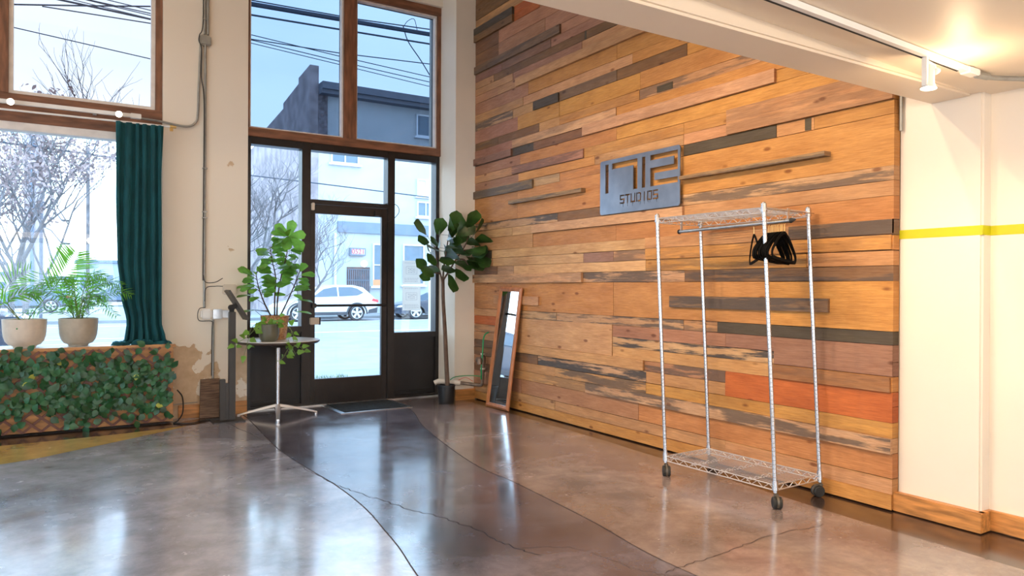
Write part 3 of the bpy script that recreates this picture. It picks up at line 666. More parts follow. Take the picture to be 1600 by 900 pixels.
def bowl_pot(c, r, h, m, name, label, cat, group, z0):
    t = thing(name, (c[0], c[1], z0), label, cat, group)
    bm = NB(); lathe(bm, [(0, 0), (r*.46, 0), (r*.50, .004), (r*.52, .016), (r*.72, .030), (r*.86, .060), (r*.935, .10), (r*.97, .15), (r, h), (r-.004, h+.002), (r-.012, h), (r*.92, h-.06), (0, h-.065)], (c[0], c[1], z0), 48)
    obj('pot', bm, m, t)
    bm = NB(); lathe(bm, [(0, h-.045), (r*.93, h-.05)], (c[0], c[1], z0), 32); obj('soil', bm, M['soil'], t)
    return t
def frond(bs, bl, base, pts, n, ll, wd, spread=1.0, up=(0, 0, 1), start=.35, r0=.0045):
    P = curve([base] + pts, 8); tube(bs, P, [r0*(1-.75*i/(len(P)-1)) for i in range(len(P))], 5)
    for i in range(n):
        t_ = start + (1-start)*i/(n-1); f = t_*(len(P)-1); k = min(int(f), len(P)-2); p = P[k].lerp(P[k+1], f-k); d = (P[k+1]-P[k]).normalized()
        s = d.cross(Vector(up)); s = s.normalized() if s.length > .05 else Vector((1, 0, 0)); nn = s.cross(d)
        L_ = ll*(.55+.6*sin(pi*min(1, .15+.85*(i/(n-1))))) * rnd.uniform(.85, 1.1)
        for sg in (-1, 1):
            dd = d*rnd.uniform(.55, .8) + s*sg*spread + nn*rnd.uniform(-.05, .2)
            leaf(bl, p, dd, nn, L_, wd, sh_lance, rnd.uniform(.1, .35), .1, seg=4)
# left palm
c = (-.215, 7.66); t = bowl_pot(c, .168, .250, M['pot_cream'], 'potted_palm', 'cream pot with a few tall sparse palm fronds, left of the two on the sill', 'potted plant', 'palms on the window bench', .745)
bs, bl = NB(), NB(); b0 = Vector((c[0], c[1], .94))
frond(bs, bl, b0, [(-.12, 7.66, 1.10), (.02, 7.66, 1.30), (.12, 7.68, 1.46), (.17, 7.70, 1.58)], 18, .23, .019, 1.0, (0, -1, .3), .42)
frond(bs, bl, b0, [(-.30, 7.66, 1.06), (-.36, 7.67, 1.20), (-.30, 7.70, 1.34), (-.18, 7.72, 1.42)], 13, .17, .011, .9, (0, -1, .4), .45)
frond(bs, bl, b0, [(-.34, 7.62, 1.10), (-.46, 7.60, 1.22), (-.62, 7.58, 1.28)], 12, .16, .022, .9, (0, -1, .5), .4)
frond(bs, bl, b0, [(-.28, 7.58, 1.05), (-.33, 7.52, 1.15), (-.22, 7.5, 1.22), (-.12, 7.5, 1.20)], 11, .14, .026, .8, (0, -.6, 1), .45)
obj('stems', bs, M['stem_green'], t); obj('fronds', bl, M['leaf_palm'], t, 60)
bm = NB(); bmesh.ops.create_uvsphere(bm, u_segments=10, v_segments=6, radius=.007, matrix=Matrix.Translation((c[0]+.01-.06, c[1]-.156, .92))); obj('sticker', bm, M['green_dot'], t, label='small green dot')
# right palm, bushy
c = (.19, 7.69); t = bowl_pot(c, .158, .250, M['pot_taupe'], 'potted_palm', 'taupe pot with a dense bushy parlour palm, beside the teal curtain', 'potted plant', 'palms on the window bench', .745)
bs, bl = NB(), NB()
for i in range(27):
    a = rnd.uniform(0, 2*pi); lean = rnd.uniform(.2, 1.0); H_ = rnd.uniform(.16, .52)*(1.1-.4*lean)
    rx = cos(a)*lean*.40; ry = sin(a)*lean*.15 - .02
    b = Vector((c[0]+rnd.uniform(-.03, .03), c[1]+rnd.uniform(-.03, .03), .94))
    if b.y + ry > 7.86: ry = .1
    p1 = b + Vector((rx*.3, ry*.3, H_*.62)); p2 = b + Vector((rx*.75, ry*.75, H_)); p3 = b + Vector((rx*1.12, ry, H_*.92-.05*lean)); 
    if p3.x > .47 and p3.y > 7.55: p3.y = 7.5; p2.y = 7.58
    frond(bs, bl, b, [p1, p2, p3], rnd.choice((8, 9, 10)), .092, .0125, .9, (0, -.5, 1), .38, .003)
for (x, z) in ((.05, 1.36), (.30, 1.40), (.42, 1.33), (.50, 1.24), (-.08, 1.24)):
    b = Vector((c[0], c[1], .94)); frond(bs, bl, b, [b + Vector((.03*(x-.19)/.2, -.03, .22)), Vector((x*.7+.19*.3, 7.58, z-.04)), Vector((x, 7.52, z)), Vector((x+.09*(1 if x > .19 else -1), 7.49, z-.03))], 13, .12, .013, .9, (0, -.6, 1), .4, .003)
obj('stems', bs, M['stem_green'], t); obj('fronds', bl, M['leaf_palm'], t, 60)

# teal curtain
def curtain():
    t = thing('curtain', (.68, 7.62, .75), 'dark teal velvet curtain panel gathered beside the left window', 'curtain')
    bm = NB(); nu, nv = 120, 46; rows = []
    def edge(z):
        k = [(.748, .50, .93), (.80, .56, .90), (.95, .575, .865), (1.2, .53, .862), (1.56, .495, .862), (2.2, .482, .86), (2.80, .47, .868)]
        for a, b in zip(k, k[1:]):
            if a[0] <= z <= b[0]:
                f = (z-a[0])/(b[0]-a[0]); f = f*f*(3-2*f); return a[1]+(b[1]-a[1])*f, a[2]+(b[2]-a[2])*f
        return k[-1][1:]
    for j in range(nv+1):
        z = .748 + (2.80-.748)*j/nv; l_, r_ = edge(z); row = []
        amp = .016 + .012*(1-j/nv) + (.018 if z < .85 else 0)
        for i in range(nu+1):
            u = i/nu; ph = 2*pi*(6.0*u + .35*sin(3.1*u+z*1.1) + .12*sin(13*u)); x = l_ + (r_-l_)*u + .006*sin(ph*2+1)
            y = 7.60 + amp*cos(ph) + .012*sin(5*u+z*2) + (.06*(.86-z)/.1*sin(9*u+1) if z < .86 else 0)*.4
            row.append(bm.verts.new((x, min(y, 7.70), z)))
        rows.append(row)
    for A, Bq in zip(rows, rows[1:]):
        for i in range(nu): bm.faces.new((A[i], A[i+1], Bq[i+1], Bq[i]))
    o = obj('fabric', bm, M['curtain'], t, 0)
    for p in o.data.polygons: p.use_smooth = True
    md = o.modifiers.new('thick', 'SOLIDIFY'); md.thickness = .004
    bm = NB()
    for (x0, x1, y0, y1, hh) in ((.44, .60, 7.52, 7.66, .035), (.60, .80, 7.50, 7.64, .045), (.78, .955, 7.53, 7.66, .028)):
        n = 14; R1 = []
        for ring, (s, zz) in enumerate(((1, .002), (.85, hh*.7), (.5, hh), (.0, hh*.9))):
            if s == 0: R1.append([bm.verts.new(((x0+x1)/2, (y0+y1)/2, .745+zz))])
            else: R1.append([bm.verts.new(((x0+x1)/2+(x1-x0)/2*s*cos(2*pi*k/n), (y0+y1)/2+(y1-y0)/2*s*sin(2*pi*k/n), .745+zz+.006*sin(k*2.4))) for k in range(n)])
        for A, Bq in zip(R1, R1[1:]):
            for k in range(n):
                bm.faces.new((A[k], A[(k+1) % n], Bq[0]) if len(Bq) == 1 else (A[k], A[(k+1) % n], Bq[(k+1) % n], Bq[k]))
    obj('pooled_hem', bm, M['curtain'], t, 60)
curtain()
t = thing('curtain_rod', (0, 7.62, 2.79), 'thin pale curtain rod below the window track, ending at the pier', 'curtain rod')
bm = NB(); tube(bm, [(-2.1, 7.62, 2.79), (.93, 7.62, 2.805)], .009, 10); obj('rod', bm, M['white_metal'], t)
bm = NB(); tube(bm, [(.93, 7.62, 2.805), (.985, 7.62, 2.805)], .013, 10); tube(bm, [(.96, 7.62, 2.805), (.96, 7.76, 2.82)], .006, 8); box(bm, (.945, 7.755, 2.79), (.975, 7.762, 2.85)); obj('bracket', bm, M['gold'], t, label='brass bracket')

# window track with two lit heads
t = thing('track_light', (0, 7.70, 2.87), 'white track with two lit spot heads across the left window header', 'track light')
bm = NB(); box(bm, (-2.1, 7.66, 2.862), (.64, 7.695, 2.897), .003); box(bm, (.60, 7.65, 2.855), (.69, 7.70, 2.90), .004); box(bm, (-1.6, 7.69, 2.87), (-1.57, 7.80, 2.89)); box(bm, (.3, 7.69, 2.87), (.33, 7.80, 2.89)); obj('track_rail', bm, M['white_metal'], t)
for x in (-.325, .497):
    bm = NB(); aim = Vector((0, -1, .05)) if x > 0 else Vector((.04, -1, .02)); p = Vector((x, 7.615, 2.868)); aim = (CAM + Vector((.6, 0, 0)) - p).normalized()
    tube(bm, [p + Vector((0, .05, .0)), p], .012, 8); tube(bm, [p - aim*.03, p - aim*.02, p + aim*.05, p + aim*.055], [.015, .028, .030, .028], 18); h = obj('lamp_head', bm, M['white_metal'], t)
    bm = NB(); tube(bm, [p + aim*.0553, p + aim*.058], .026, 18); obj('lamp_lens', bm, M['bulb'], h, label='glowing lens')

# conduits and boxes on the pier
t = thing('electrical_conduit', (1.25, 7.74, 1.0), 'grey vertical conduit with junction boxes and wires on the cream pier', 'conduit')
bm = NB(); tube(bm, [(1.262, 7.742, 1.08), (1.262, 7.742, 3.68)], .012, 10); tube(bm, [(1.255, 7.742, 3.78), (1.255, 7.742, 4.6)], .012, 10); tube(bm, [(1.285, 7.742, 3.78), (1.285, 7.742, 4.6)], .012, 10)
tube(bm, [(1.345, 7.745, .37), (1.345, 7.745, .96)], .011, 10); obj('pipe', bm, M['galv'], t)
bm = NB(); tube(bm, curve([(.66, 7.70, 2.872), (.86, 7.735, 2.868), (1.02, 7.742, 2.85), (1.12, 7.742, 2.855), (1.175, 7.742, 2.90), (1.195, 7.742, 2.98), (1.205, 7.742, 3.3), (1.22, 7.742, 3.70)], 6), .011, 10); obj('bent_pipe', bm, M['galv'], t)
bm = NB(); tube(bm, [(1.255, 7.735, 3.72), (1.255, 7.76, 3.72)], .058, 8); box(bm, (1.21, 7.725, 3.67), (1.315, 7.76, 3.77), .012); obj('junction_box', bm, M['galv'], t)
bm = NB(); box(bm, (1.225, 7.71, .965), (1.335, 7.762, 1.065), .018); obj('junction_box', bm, M['white_metal'], t, label='octagonal white cover box')
bm = NB(); box(bm, (1.34, 7.715, .965), (1.43, 7.762, 1.06), .006); box(bm, (1.43, 7.725, .975), (1.50, 7.762, 1.05), .006); obj('junction_box', bm, M['alu'], t)
bm = NB(); tube(bm, curve([(1.235, 7.735, 4.6), (1.238, 7.73, 3.9), (1.205, 7.725, 3.76), (1.20, 7.725, 3.70), (1.225, 7.73, 3.62), (1.225, 7.73, 3.35), (1.25, 7.728, 3.1), (1.248, 7.728, 2.2), (1.246, 7.73, 1.42), (1.25, 7.73, 1.36)], 6), .005, 6)
tube(bm, curve([(1.25, 7.73, 1.40), (1.27, 7.72, 1.33), (1.36, 7.72, 1.33), (1.43, 7.725, 1.37)], 6), .004, 6); tube(bm, curve([(1.262, 7.725, 1.14), (1.275, 7.72, 1.27), (1.36, 7.72, 1.29), (1.43, 7.725, 1.29)], 6), .004, 6)
tube(bm, curve([(1.27, 7.72, 1.08), (1.215, 7.71, 1.07), (1.195, 7.70, 1.01), (1.215, 7.71, .95), (1.33, 7.71, .94), (1.332, 7.73, .85), (1.330, 7.735, .40)], 6), .004, 6); obj('wires', bm, M['darkwire'], t)
for zz in (3.92, 1.96, 2.02, 2.45): 
    bm = NB(); box(bm, (1.24, 7.724, zz), (1.285, 7.76, zz+.012)); obj('conduit_clip', bm, M['galv'], t)
t = thing('wall_box', (1.48, 7.74, 1.2), 'beige plastic alarm box on the pier behind the tablet stand', 'wall box')
bm = NB(); box(bm, (1.435, 7.715, 1.205), (1.565, 7.762, 1.31), .010); obj('cover', bm, M['beige_plastic'], t)

# cable on floor by the bench
bm = NB(); tube(bm, curve([(1.0, 7.60, .30), (1.05, 7.62, .22), (1.05, 7.60, .08), (1.0, 7.55, .012), (.96, 7.47, .008), (1.10, 7.38, .008), (1.22, 7.48, .008), (1.36, 7.44, .008)], 8), .006, 8)
tag(obj('power_cable', bm, M['rubber']), 'black power cable curling on the floor between bench and tablet stand', 'cable')
bm = NB(); tube(bm, curve([(.98, 7.72, .14), (1.05, 7.725, .145), (1.2, 7.725, .15)], 4), .004, 6); tag(obj('wall_wire', bm, M['galv']), 'thin grey wire along the top of the pier baseboard', 'wire')
# offcut board leaning on pier
t = thing('wood_offcut', (1.30, 7.66, 0), 'weathered two-tone wood offcut leaning on the pier behind the tablet stand', 'wood board')
bm = NB(); hexa(bm, [(1.205, 7.625, .003), (1.395, 7.625, .003), (1.395, 7.655, 0), (1.205, 7.655, 0), (1.225, 7.695, .375), (1.395, 7.695, .375), (1.395, 7.727, .372), (1.225, 7.727, .372)]); obj('board', bm, M['offcut'], t)

# tablet stand
t = thing('tablet_stand', (1.42, 7.45, 0), 'dark grey floor stand holding a tilted black tablet, beside the pier', 'tablet stand')
bm = NB(); box(bm, (1.27, 7.26, 0), (1.56, 7.56, .010), .003); obj('base_plate', bm, M['stand'], t)
bm = NB(); box(bm, (1.425, 7.36, .01), (1.485, 7.42, 1.045), .004); obj('column', bm, M['stand'], t)
bm = NB(); box(bm, (1.345, 7.365, .01), (1.395, 7.415, .40), .003); box(bm, (1.395, 7.37, .01), (1.426, 7.41, .36), .002); obj('cable_box', bm, M['stand'], t)
bm = NB(); tube(bm, [(1.45, 7.36, 1.085), (1.45, 7.42, 1.085)], .028, 16); box(bm, (1.432, 7.375, 1.04), (1.472, 7.405, 1.09)); box(bm, (1.455, 7.34, 1.075), (1.49, 7.44, 1.115), .004); obj('tilt_joint', bm, M['rubber'], t)
bm = NB(); a = Vector((1.40, 0, 1.245)); b = Vector((1.575, 0, .965)); d = (b-a).normalized(); nn = Vector((-d.z, 0, d.x))*-1; nn = Vector((.85, 0, .53))
pts = []
for y in (7.285, 7.495): pts.append([a + Vector((0, y, 0)), b + Vector((0, y, 0)), b + Vector((0, y, 0)) + nn*.022, a + Vector((0, y, 0)) + nn*.022])
hexa(bm, pts[0] + pts[1]); obj('tablet_case', bm, M['stand'], t)
bm = NB(); q = [a + d*.02 + nn*.0225, b - d*.02 + nn*.0225]; hexa(bm, [q[0]+Vector((0, 7.30, 0)), q[1]+Vector((0, 7.30, 0)), q[1]+Vector((0, 7.48, 0)), q[0]+Vector((0, 7.48, 0)), q[0]+Vector((0, 7.30, 0))+nn*.001, q[1]+Vector((0, 7.30, 0))+nn*.001, q[1]+Vector((0, 7.48, 0))+nn*.001, q[0]+Vector((0, 7.48, 0))+nn*.001]); obj('screen', bm, M['screen'], t)

# ------------------------------------------------------------------ bistro table with plants
TC = Vector((1.90, 7.42, 0))
t = thing('bistro_table', TC, 'round white-topped bistro table on a chrome four-star base', 'table')
bm = NB(); lathe(bm, [(0, .738), (.385, .738), (.402, .752), (.402, .757), (.398, .760), (0, .760)], TC, 64); obj('tabletop', bm, [M['tabletop']], t)
bm = NB(); lathe(bm, [(.30, .7285), (.386, .7285), (.4035, .744), (.4035, .7545), (.399, .756), (.38, .737)], TC, 64); obj('tabletop_edge', bm, M['tabledge'], t, label='dark brown edge band')
bm = NB(); lathe(bm, [(0, .73), (.12, .73), (.12, .715), (.03, .68), (.0, .68)], TC, 24); obj('top_plate', bm, M['stand'], t)
bm = NB(); lathe(bm, [(0, .70), (.020, .70), (.020, .10), (.032, .085), (.032, .06), (0, .055)], TC, 24); obj('column', bm, M['chrome'], t)
for ang in (-104, -14, 76, 166):
    a = rad(ang); d = Vector((cos(a), sin(a), 0)); s = Vector((-sin(a), cos(a), 0)); bm = NB(); rings = []
    for k in range(9):
        f = k/8; p = TC + d*(.02+.36*f); hz = .118 - .090*f**1.15; hw = .027-.012*f; dz = .026-.014*f
        rings.append([bm.verts.new(p + s*hw + Vector((0, 0, hz-dz))), bm.verts.new(p - s*hw + Vector((0, 0, hz-dz))), bm.verts.new(p - s*hw*.6 + Vector((0, 0, hz))), bm.verts.new(p + s*hw*.6 + Vector((0, 0, hz)))])
    for A, Bq in zip(rings, rings[1:]):
        for k in range(4): bm.faces.new((A[k], A[(k+1) % 4], Bq[(k+1) % 4], Bq[k]))
    bm.faces.new(rings[0]); bm.faces.new(rings[-1])
    lathe(bm, [(0, .0), (.014, .0), (.014, .014), (.008, .02), (0, .02)], TC + d*.368, 12); obj('leg', bm, M['zinc'], t)
# fiddle-leaf fig in rust pot
pc = Vector((1.885, 7.50, .76))
t = thing('potted_ficus', pc, 'bushy bright green leafy plant in a rust-flecked square-sided pot on the bistro table', 'potted plant')
bm = NB(); lathe(bm, [(0, 0), (.108, 0), (.112, .006), (.138, .235), (.135, .24), (.125, .235), (.12, .21), (0, .21)], pc, 40); obj('pot', bm, M['pot_copper'], t)
bm = NB(); lathe(bm, [(0, .222), (.126, .215)], pc, 24); obj('soil', bm, M['soil'], t)
bs, bl = NB(), NB()
stems = [[(0, 0, .2), (.0, 0, .42), (.005, -.01, .62), (-.03, 0, .80), (-.05, 0, .93)], [(.02, 0, .2), (.03, 0, .42), (.06, 0, .62), (.11, -.02, .85), (.13, -.03, 1.04)],
         [(-.02, 0, .2), (-.10, 0, .36), (-.16, -.01, .52), (-.19, -.02, .66)], [(.04, 0, .2), (.12, -.02, .38), (.19, -.03, .55), (.24, -.05, .70)]]
for S_ in stems:
    Pp = curve([pc + Vector(p) for p in S_], 8); tube(bs, Pp, [.0085*(1-.6*i/(len(Pp)-1)) for i in range(len(Pp))], 6)
    n = len(Pp)
    for i in range(int(n*.40), n, 2):
        for kk in range(3 if i > n*.5 else 2):
            a = rnd.uniform(0, 2*pi); rr = Vector((cos(a), sin(a)*.55-.15, 0)); f = i/n
            pet = Pp[i] + rr*.035 + Vector((0, 0, .02)); tube(bs, [Pp[i], pet], .002, 4)
            d = rr + Vector((0, 0, rnd.uniform(-.35, .55)*(1.2-f) + (.5 if i > n-4 else 0))); nr = Vector((rnd.uniform(-.4, .4), -.75, .8))
            s = rnd.uniform(.095, .155); leaf(bl, pet, d, nr, s, s*.66, sh_fiddle, rnd.uniform(.1, .35), .12, seg=7)
p = pc + Vector((.13, -.03, 1.04))
for d, s in (((.15, -.3, .9), .17), ((-.75, -.1, .6), .18), ((.9, -.2, .15), .17), ((.5, -.3, -.5), .20), ((-.3, -.5, -.7), .18)): leaf(bl, p, d, (0, -1, .35), s, s*.66, sh_fiddle, .1, .12, seg=7)
for (dx, dz, s) in ((-.40, .56, .17), (-.42, .47, .16), (-.36, .32, .15), (.36, .42, .17), (.38, .54, .14), (.34, .30, .17)):
    q = pc + Vector((dx*.55, -.04, dz-.03)); tube(bs, curve([pc + Vector((dx*.25, -.01, dz-.12)), q], 4), .0025, 4); leaf(bl, q, (1 if dx > 0 else -1, -.35, .12), (0, -.25, 1), s, s*.5, sh_fiddle, .25, .12, seg=7)
obj('stems', bs, M['stem_dark'], t); obj('foliage', bl, M['leaf_ficus'], t, 60)
# pothos in olive pot
pp = Vector((1.765, 7.235, .76))
t = thing('potted_pothos', pp, 'small trailing pothos in an olive glazed pot at the front of the bistro table', 'potted plant')
bm = NB(); lathe(bm, [(0, 0), (.062, 0), (.078, .012), (.092, .05), (.096, .09), (.092, .155), (.094, .166), (.090, .168), (.086, .16), (.086, .14), (0, .14)], pp, 40); obj('pot', bm, M['pot_green'], t)
bm = NB(); lathe(bm, [(0, .152), (.087, .147)], pp, 24); obj('soil', bm, M['soil'], t)
bs, bl = NB(), NB()
vines = [[(.0, 0, .15), (-.08, 0, .19), (-.17, -.02, .13), (-.20, -.04, .03), (-.22, -.03, -.06), (-.24, -.02, -.14)], [(.0, .01, .15), (-.09, -.03, .17), (-.20, -.04, .06), (-.30, -.04, .0), (-.33, -.04, -.03)],
         [(.0, .02, .15), (.06, -.02, .19), (.16, -.06, .17), (.20, -.07, .07), (.15, -.14, .02), (.17, -.19, -.05), (.20, -.21, -.12)], [(0, 0, .15), (.05, -.05, .20), (.17, -.14, .12), (.18, -.19, .0), (.12, -.20, -.08), (.08, -.20, -.15), (.02, -.20, -.18)],
         [(.18, -.20, -.04), (.24, -.21, -.05), (.28, -.22, -.10)], [(0, 0, .15), (-.03, -.04, .21), (-.02, -.06, .24)], [(0, 0, .15), (.05, .0, .22), (.10, -.03, .25)]]
for V in vines:
    Pp = curve([pp + Vector(p) for p in V], 5); tube(bs, Pp, .0022, 5)
    for i in range(2, len(Pp), 3):
        a = rnd.uniform(0, 2*pi); d = Vector((cos(a), -.4, sin(a)*.6-.35)); s = rnd.uniform(.055, .085); q = Pp[i] + d.normalized()*.018; tube(bs, [Pp[i], q], .0013, 4)
        leaf(bl, q, d, (rnd.uniform(-.5, .5), -1, .45), s, s*.72, sh_heart, .2, .18, seg=6)
obj('vines', bs, M['stem_green'], t); obj('foliage', bl, M['leaf_pothos'], t, 60)

# door mat
t = thing('door_mat', (2.85, 7.48, 0), 'black ribbed door mat with a pale border in front of the glass door', 'door mat')
def quad_slab(bm, pts, z0, z1): hexa(bm, [(x, y, z0) for x, y in pts] + [(x, y, z1) for x, y in pts])
bm = NB(); quad_slab(bm, [(2.47, 7.18), (3.27, 7.21), (3.26, 7.80), (2.46, 7.80)], .001, .006); obj('border', bm, M['alu'], t)
bm = NB(); quad_slab(bm, [(2.52, 7.225), (3.225, 7.25), (3.215, 7.78), (2.51, 7.775)], .004, .012)
for k in range(13): quad_slab(bm, [(2.53, 7.25+.04*k), (3.205, 7.27+.04*k), (3.205, 7.278+.04*k), (2.53, 7.258+.04*k)], .012, .0135)
obj('ribbed_pad', bm, M['mat_black'], t)

# fig tree in corner
fp = Vector((3.705, 7.27, 0))
t = thing('potted_fig_tree', fp, 'tall fig tree with a bare trunk in a small black pot beside the corner pipe', 'potted tree')
bm = NB(); lathe(bm, [(0, 0), (.085, 0), (.088, .01), (.096, .19), (.100, .192), (.100, .205), (.095, .207), (.090, .19), (0, .18)], fp, 32); obj('pot', bm, M['pot_black'], t)
bm = NB(); lathe(bm, [(0, .188), (.091, .183)], fp, 24); obj('soil', bm, M['soil'], t)
bs, bl = NB(), NB()
tr = curve([fp + Vector(p) for p in ((.015, 0, .15), (-.005, 0, .5), (-.025, 0, .85), (-.045, 0, 1.15), (-.05, 0, 1.38))], 6); tube(bs, tr, [.026-.008*i/len(tr) for i in range(len(tr))], 10)
br = [[(-.05, 0, 1.36), (.02, -.02, 1.48), (.10, -.05, 1.62), (.19, -.06, 1.75), (.24, -.06, 1.88)], [(-.05, 0, 1.30), (-.09, -.03, 1.42), (-.14, -.04, 1.55), (-.17, -.05, 1.72)], [(-.05, 0, 1.38), (-.02, .03, 1.55), (.0, .0, 1.75), (.02, -.02, 1.93)],
      [(.08, -.05, 1.60), (.17, -.07, 1.60), (.21, -.08, 1.56), (.25, -.09, 1.48)], [(.16, -.05, 1.70), (.30, -.10, 1.72), (.36, -.12, 1.76)], [(-.10, -.03, 1.44), (-.22, -.06, 1.46), (-.30, -.07, 1.50)]]
tips = []
for V in br:
    Pp = curve([fp + Vector(p) for p in V], 6); tube(bs, Pp, [.011*(1-.55*i/len(Pp)) for i in range(len(Pp))], 6); tips.append(Pp)
def figleaf(p, d, s, nr=None): leaf(bl, p, d, nr or (rnd.uniform(-.5, .5), -.9, .5), s, s*.80, sh_fiddle, rnd.uniform(.05, .3), .14, seg=8)
spots = [(-.12, 1.80, .21), (-.27, 1.68, .17), (-.34, 1.55, .17), (.02, 1.66, .24), (.13, 1.98, .19), (.22, 2.02, .20), (.33, 1.93, .22), (.40, 1.82, .20), (.36, 1.68, .20), (.28, 1.60, .19), (-.20, 1.90, .20), (-.05, 1.96, .18),
         (.05, 2.03, .17), (.12, 1.44, .19), (-.02, 1.50, .19), (.19, 1.56, .18), (-.22, 1.50, .18), (-.10, 1.60, .20), (.17, 1.84, .18), (-.02, 1.84, .22), (.10, 1.74, .22), (-.30, 1.80, .15), (.28, 1.80, .17), (-.15, 1.70, .2), (.06, 1.36, .20), (-.32, 1.42, .14), (.25, 1.7, .2), (.02, 1.9, .18), (-.22, 1.6, .18), (.40, 1.74, .17), (-.04, 1.72, .2), (.2, 1.92, .18)]
ctr = fp + Vector((.02, 0, 1.62))
spots += [(rnd.uniform(-.34, .38), rnd.uniform(1.48, 1.98), rnd.uniform(.13, .2)) for _ in range(16)]
for (x, z, s) in spots:
    y = -.10 + rnd.uniform(-.10, .12); q = fp + Vector((min(x, .34), y, z)); d = Vector((q-ctr)); d.y -= .15; d = d.normalized() + Vector((rnd.uniform(-.3, .3), -.2, rnd.uniform(-.35, .1)))
    d.x = min(d.x, .25) if q.x > 3.93 else d.x; st = q - d.normalized()*s*.55; best = min((pt for Pp in tips for pt in Pp), key=lambda v: (v-st).length)
    tube(bs, [best, st], .0022, 4); figleaf(st, d, s*1.2)
obj('trunk', bs, M['trunk'], t); obj('foliage', bl, M['leaf_fig'], t, 60)

# pipe and valve in the corner
t = thing('wall_pipe', (4.0, 7.3, .2), 'old brown water pipe with a valve rising beside the mirror', 'pipe')
bm = NB(); tube(bm, curve([(3.86, 7.33, .215), (3.98, 7.22, .20), (4.035, 7.14, .195), (4.055, 7.10, .20), (4.06, 7.085, .24), (4.06, 7.08, .32), (4.06, 7.08, .56)], 6), .020, 12); tube(bm, [(4.06, 7.08, .34), (4.06, 7.08, .38)], .027, 12); obj('pipe', bm, M['pipe'], t)
bm = NB(); tube(bm, [(3.62, 7.40, .215), (3.66, 7.385, .235), (3.86, 7.335, .215)], .028, 12); tube(bm, [(3.84, 7.34, .217), (3.90, 7.31, .21)], .034, 10); obj('white_fitting', bm, M['pipe_white'], t, label='white pipe fitting'); bm = NB(); tube(bm, [(4.06, 7.08, .375), (4.06, 7.08, .392)], .029, 10); obj('white_fitting', bm, M['pipe_white'], t, label='white collar'); bm = NB(); tube(bm, [(4.06, 7.08, .54), (4.06, 7.08, .556)], .025, 10); obj('white_fitting', bm, M['pipe_white'], t, label='white collar')
bm = NB(); tube(bm, [(3.745, 7.36, .22), (3.745, 7.36, .36)], .011, 8); tube(bm, [(3.745, 7.36, .35), (3.745, 7.36, .375)], .018, 8); obj('riser', bm, M['pipe'], t)
bm = NB(); tube(bm, [(4.06, 7.08, .44), (4.06, 7.08, .52)], .034, 12); tube(bm, [(4.06, 7.08, .475), (3.99, 7.03, .475)], .016, 10); tube(bm, [(3.99, 7.03, .44), (3.99, 7.03, .51)], .028, 10); tube(bm, [(4.06, 7.08, .475), (4.06, 7.20, .475)], .03, 10); obj('valve', bm, M['pipe'], t)
bm = NB(); tube(bm, curve([(4.11, 7.04, .79), (4.07, 7.05, .765), (4.055, 7.06, .70), (4.04, 7.05, .55), (4.02, 7.04, .42), (4.02, 7.04, .33), (4.03, 7.06, .27)], 6), .008, 8); tube(bm, curve([(4.03, 7.07, .30), (3.98, 7.18, .30), (3.90, 7.28, .29), (3.82, 7.33, .27), (3.76, 7.34, .22)], 6), .005, 6); obj('green_wire', bm, M['green_wire'], t)
bm = NB(); tube(bm, curve([(3.86, 7.32, .23), (3.93, 7.24, .275), (3.99, 7.17, .235)], 6), .003, 6); obj('red_wire', bm, M['red_wire'], t)

# ------------------------------------------------------------------ mirror
t = thing('standing_mirror', (4.0, 6.66, 0), 'narrow tall mirror in an orange-brown wood frame leaning on the plank wall', 'mirror')
A0, A1, A2, A3 = Vector((3.998, 6.885, .004)), Vector((4.012, 6.440, .004)), Vector((4.116, 6.345, 1.290)), Vector((4.102, 6.770, 1.298))
ux = (A1-A0); uy = (A3-A0); nn = ux.cross(uy).normalized()
if nn.x > 0: nn = -nn
def MP(u, v, h): # bilinear on the mirror plane
    return A0*(1-u)*(1-v) + A1*u*(1-v) + A2*u*v + A3*(1-u)*v + nn*h
fu, fv = .115, .036
def fbar(quads, parent, name='frame'):
    bm = NB()
    for (u0, v0), (u1, v1), (u2, v2), (u3, v3) in quads:
        hexa(bm, [MP(u0, v0, 0), MP(u1, v1, 0), MP(u2, v2, 0), MP(u3, v3, 0), MP(u0, v0, .012), MP(u1, v1, .012), MP(u2, v2, .022), MP(u3, v3, .022)])
    o = obj(name, bm, M['mirror_frame'], parent); return o
h = .5
def bars(a, b, lo, hi): # a,b outer-inner offset fractions
    return [((a*fu, a*fv), (1-a*fu, a*fv), (1-b*fu, b*fv), (b*fu, b*fv)), ((1-a*fu, a*fv), (1-a*fu, 1-a*fv), (1-b*fu, 1-b*fv), (1-b*fu, b*fv)),
            ((1-a*fu, 1-a*fv), (a*fu, 1-a*fv), (b*fu, 1-b*fv), (1-b*fu, 1-b*fv)), ((a*fu, 1-a*fv), (a*fu, a*fv), (b*fu, b*fv), (b*fu, 1-b*fv))]
bm = NB()
for (a, b, ha, hb) in ((0, .45, .012, .026), (.45, 1., .026, .016)):
    for q in bars(a, b, 0, 0):
        hexa(bm, [MP(*q[0], 0), MP(*q[1], 0), MP(*q[2], 0), MP(*q[3], 0), MP(*q[0], ha), MP(*q[1], ha), MP(*q[2], hb), MP(*q[3], hb)])
obj('frame', bm, M['mirror_frame'], t)
bm = NB(); hexa(bm, [MP(fu*.9, fv*.9, .002), MP(1-fu*.9, fv*.9, .002), MP(1-fu*.9, 1-fv*.9, .002), MP(fu*.9, 1-fv*.9, .002), MP(fu*.9, fv*.9, .008), MP(1-fu*.9, fv*.9, .008), MP(1-fu*.9, 1-fv*.9, .008), MP(fu*.9, 1-fv*.9, .008)]); obj('mirror_glass', bm, M['mirror'], t, 0)

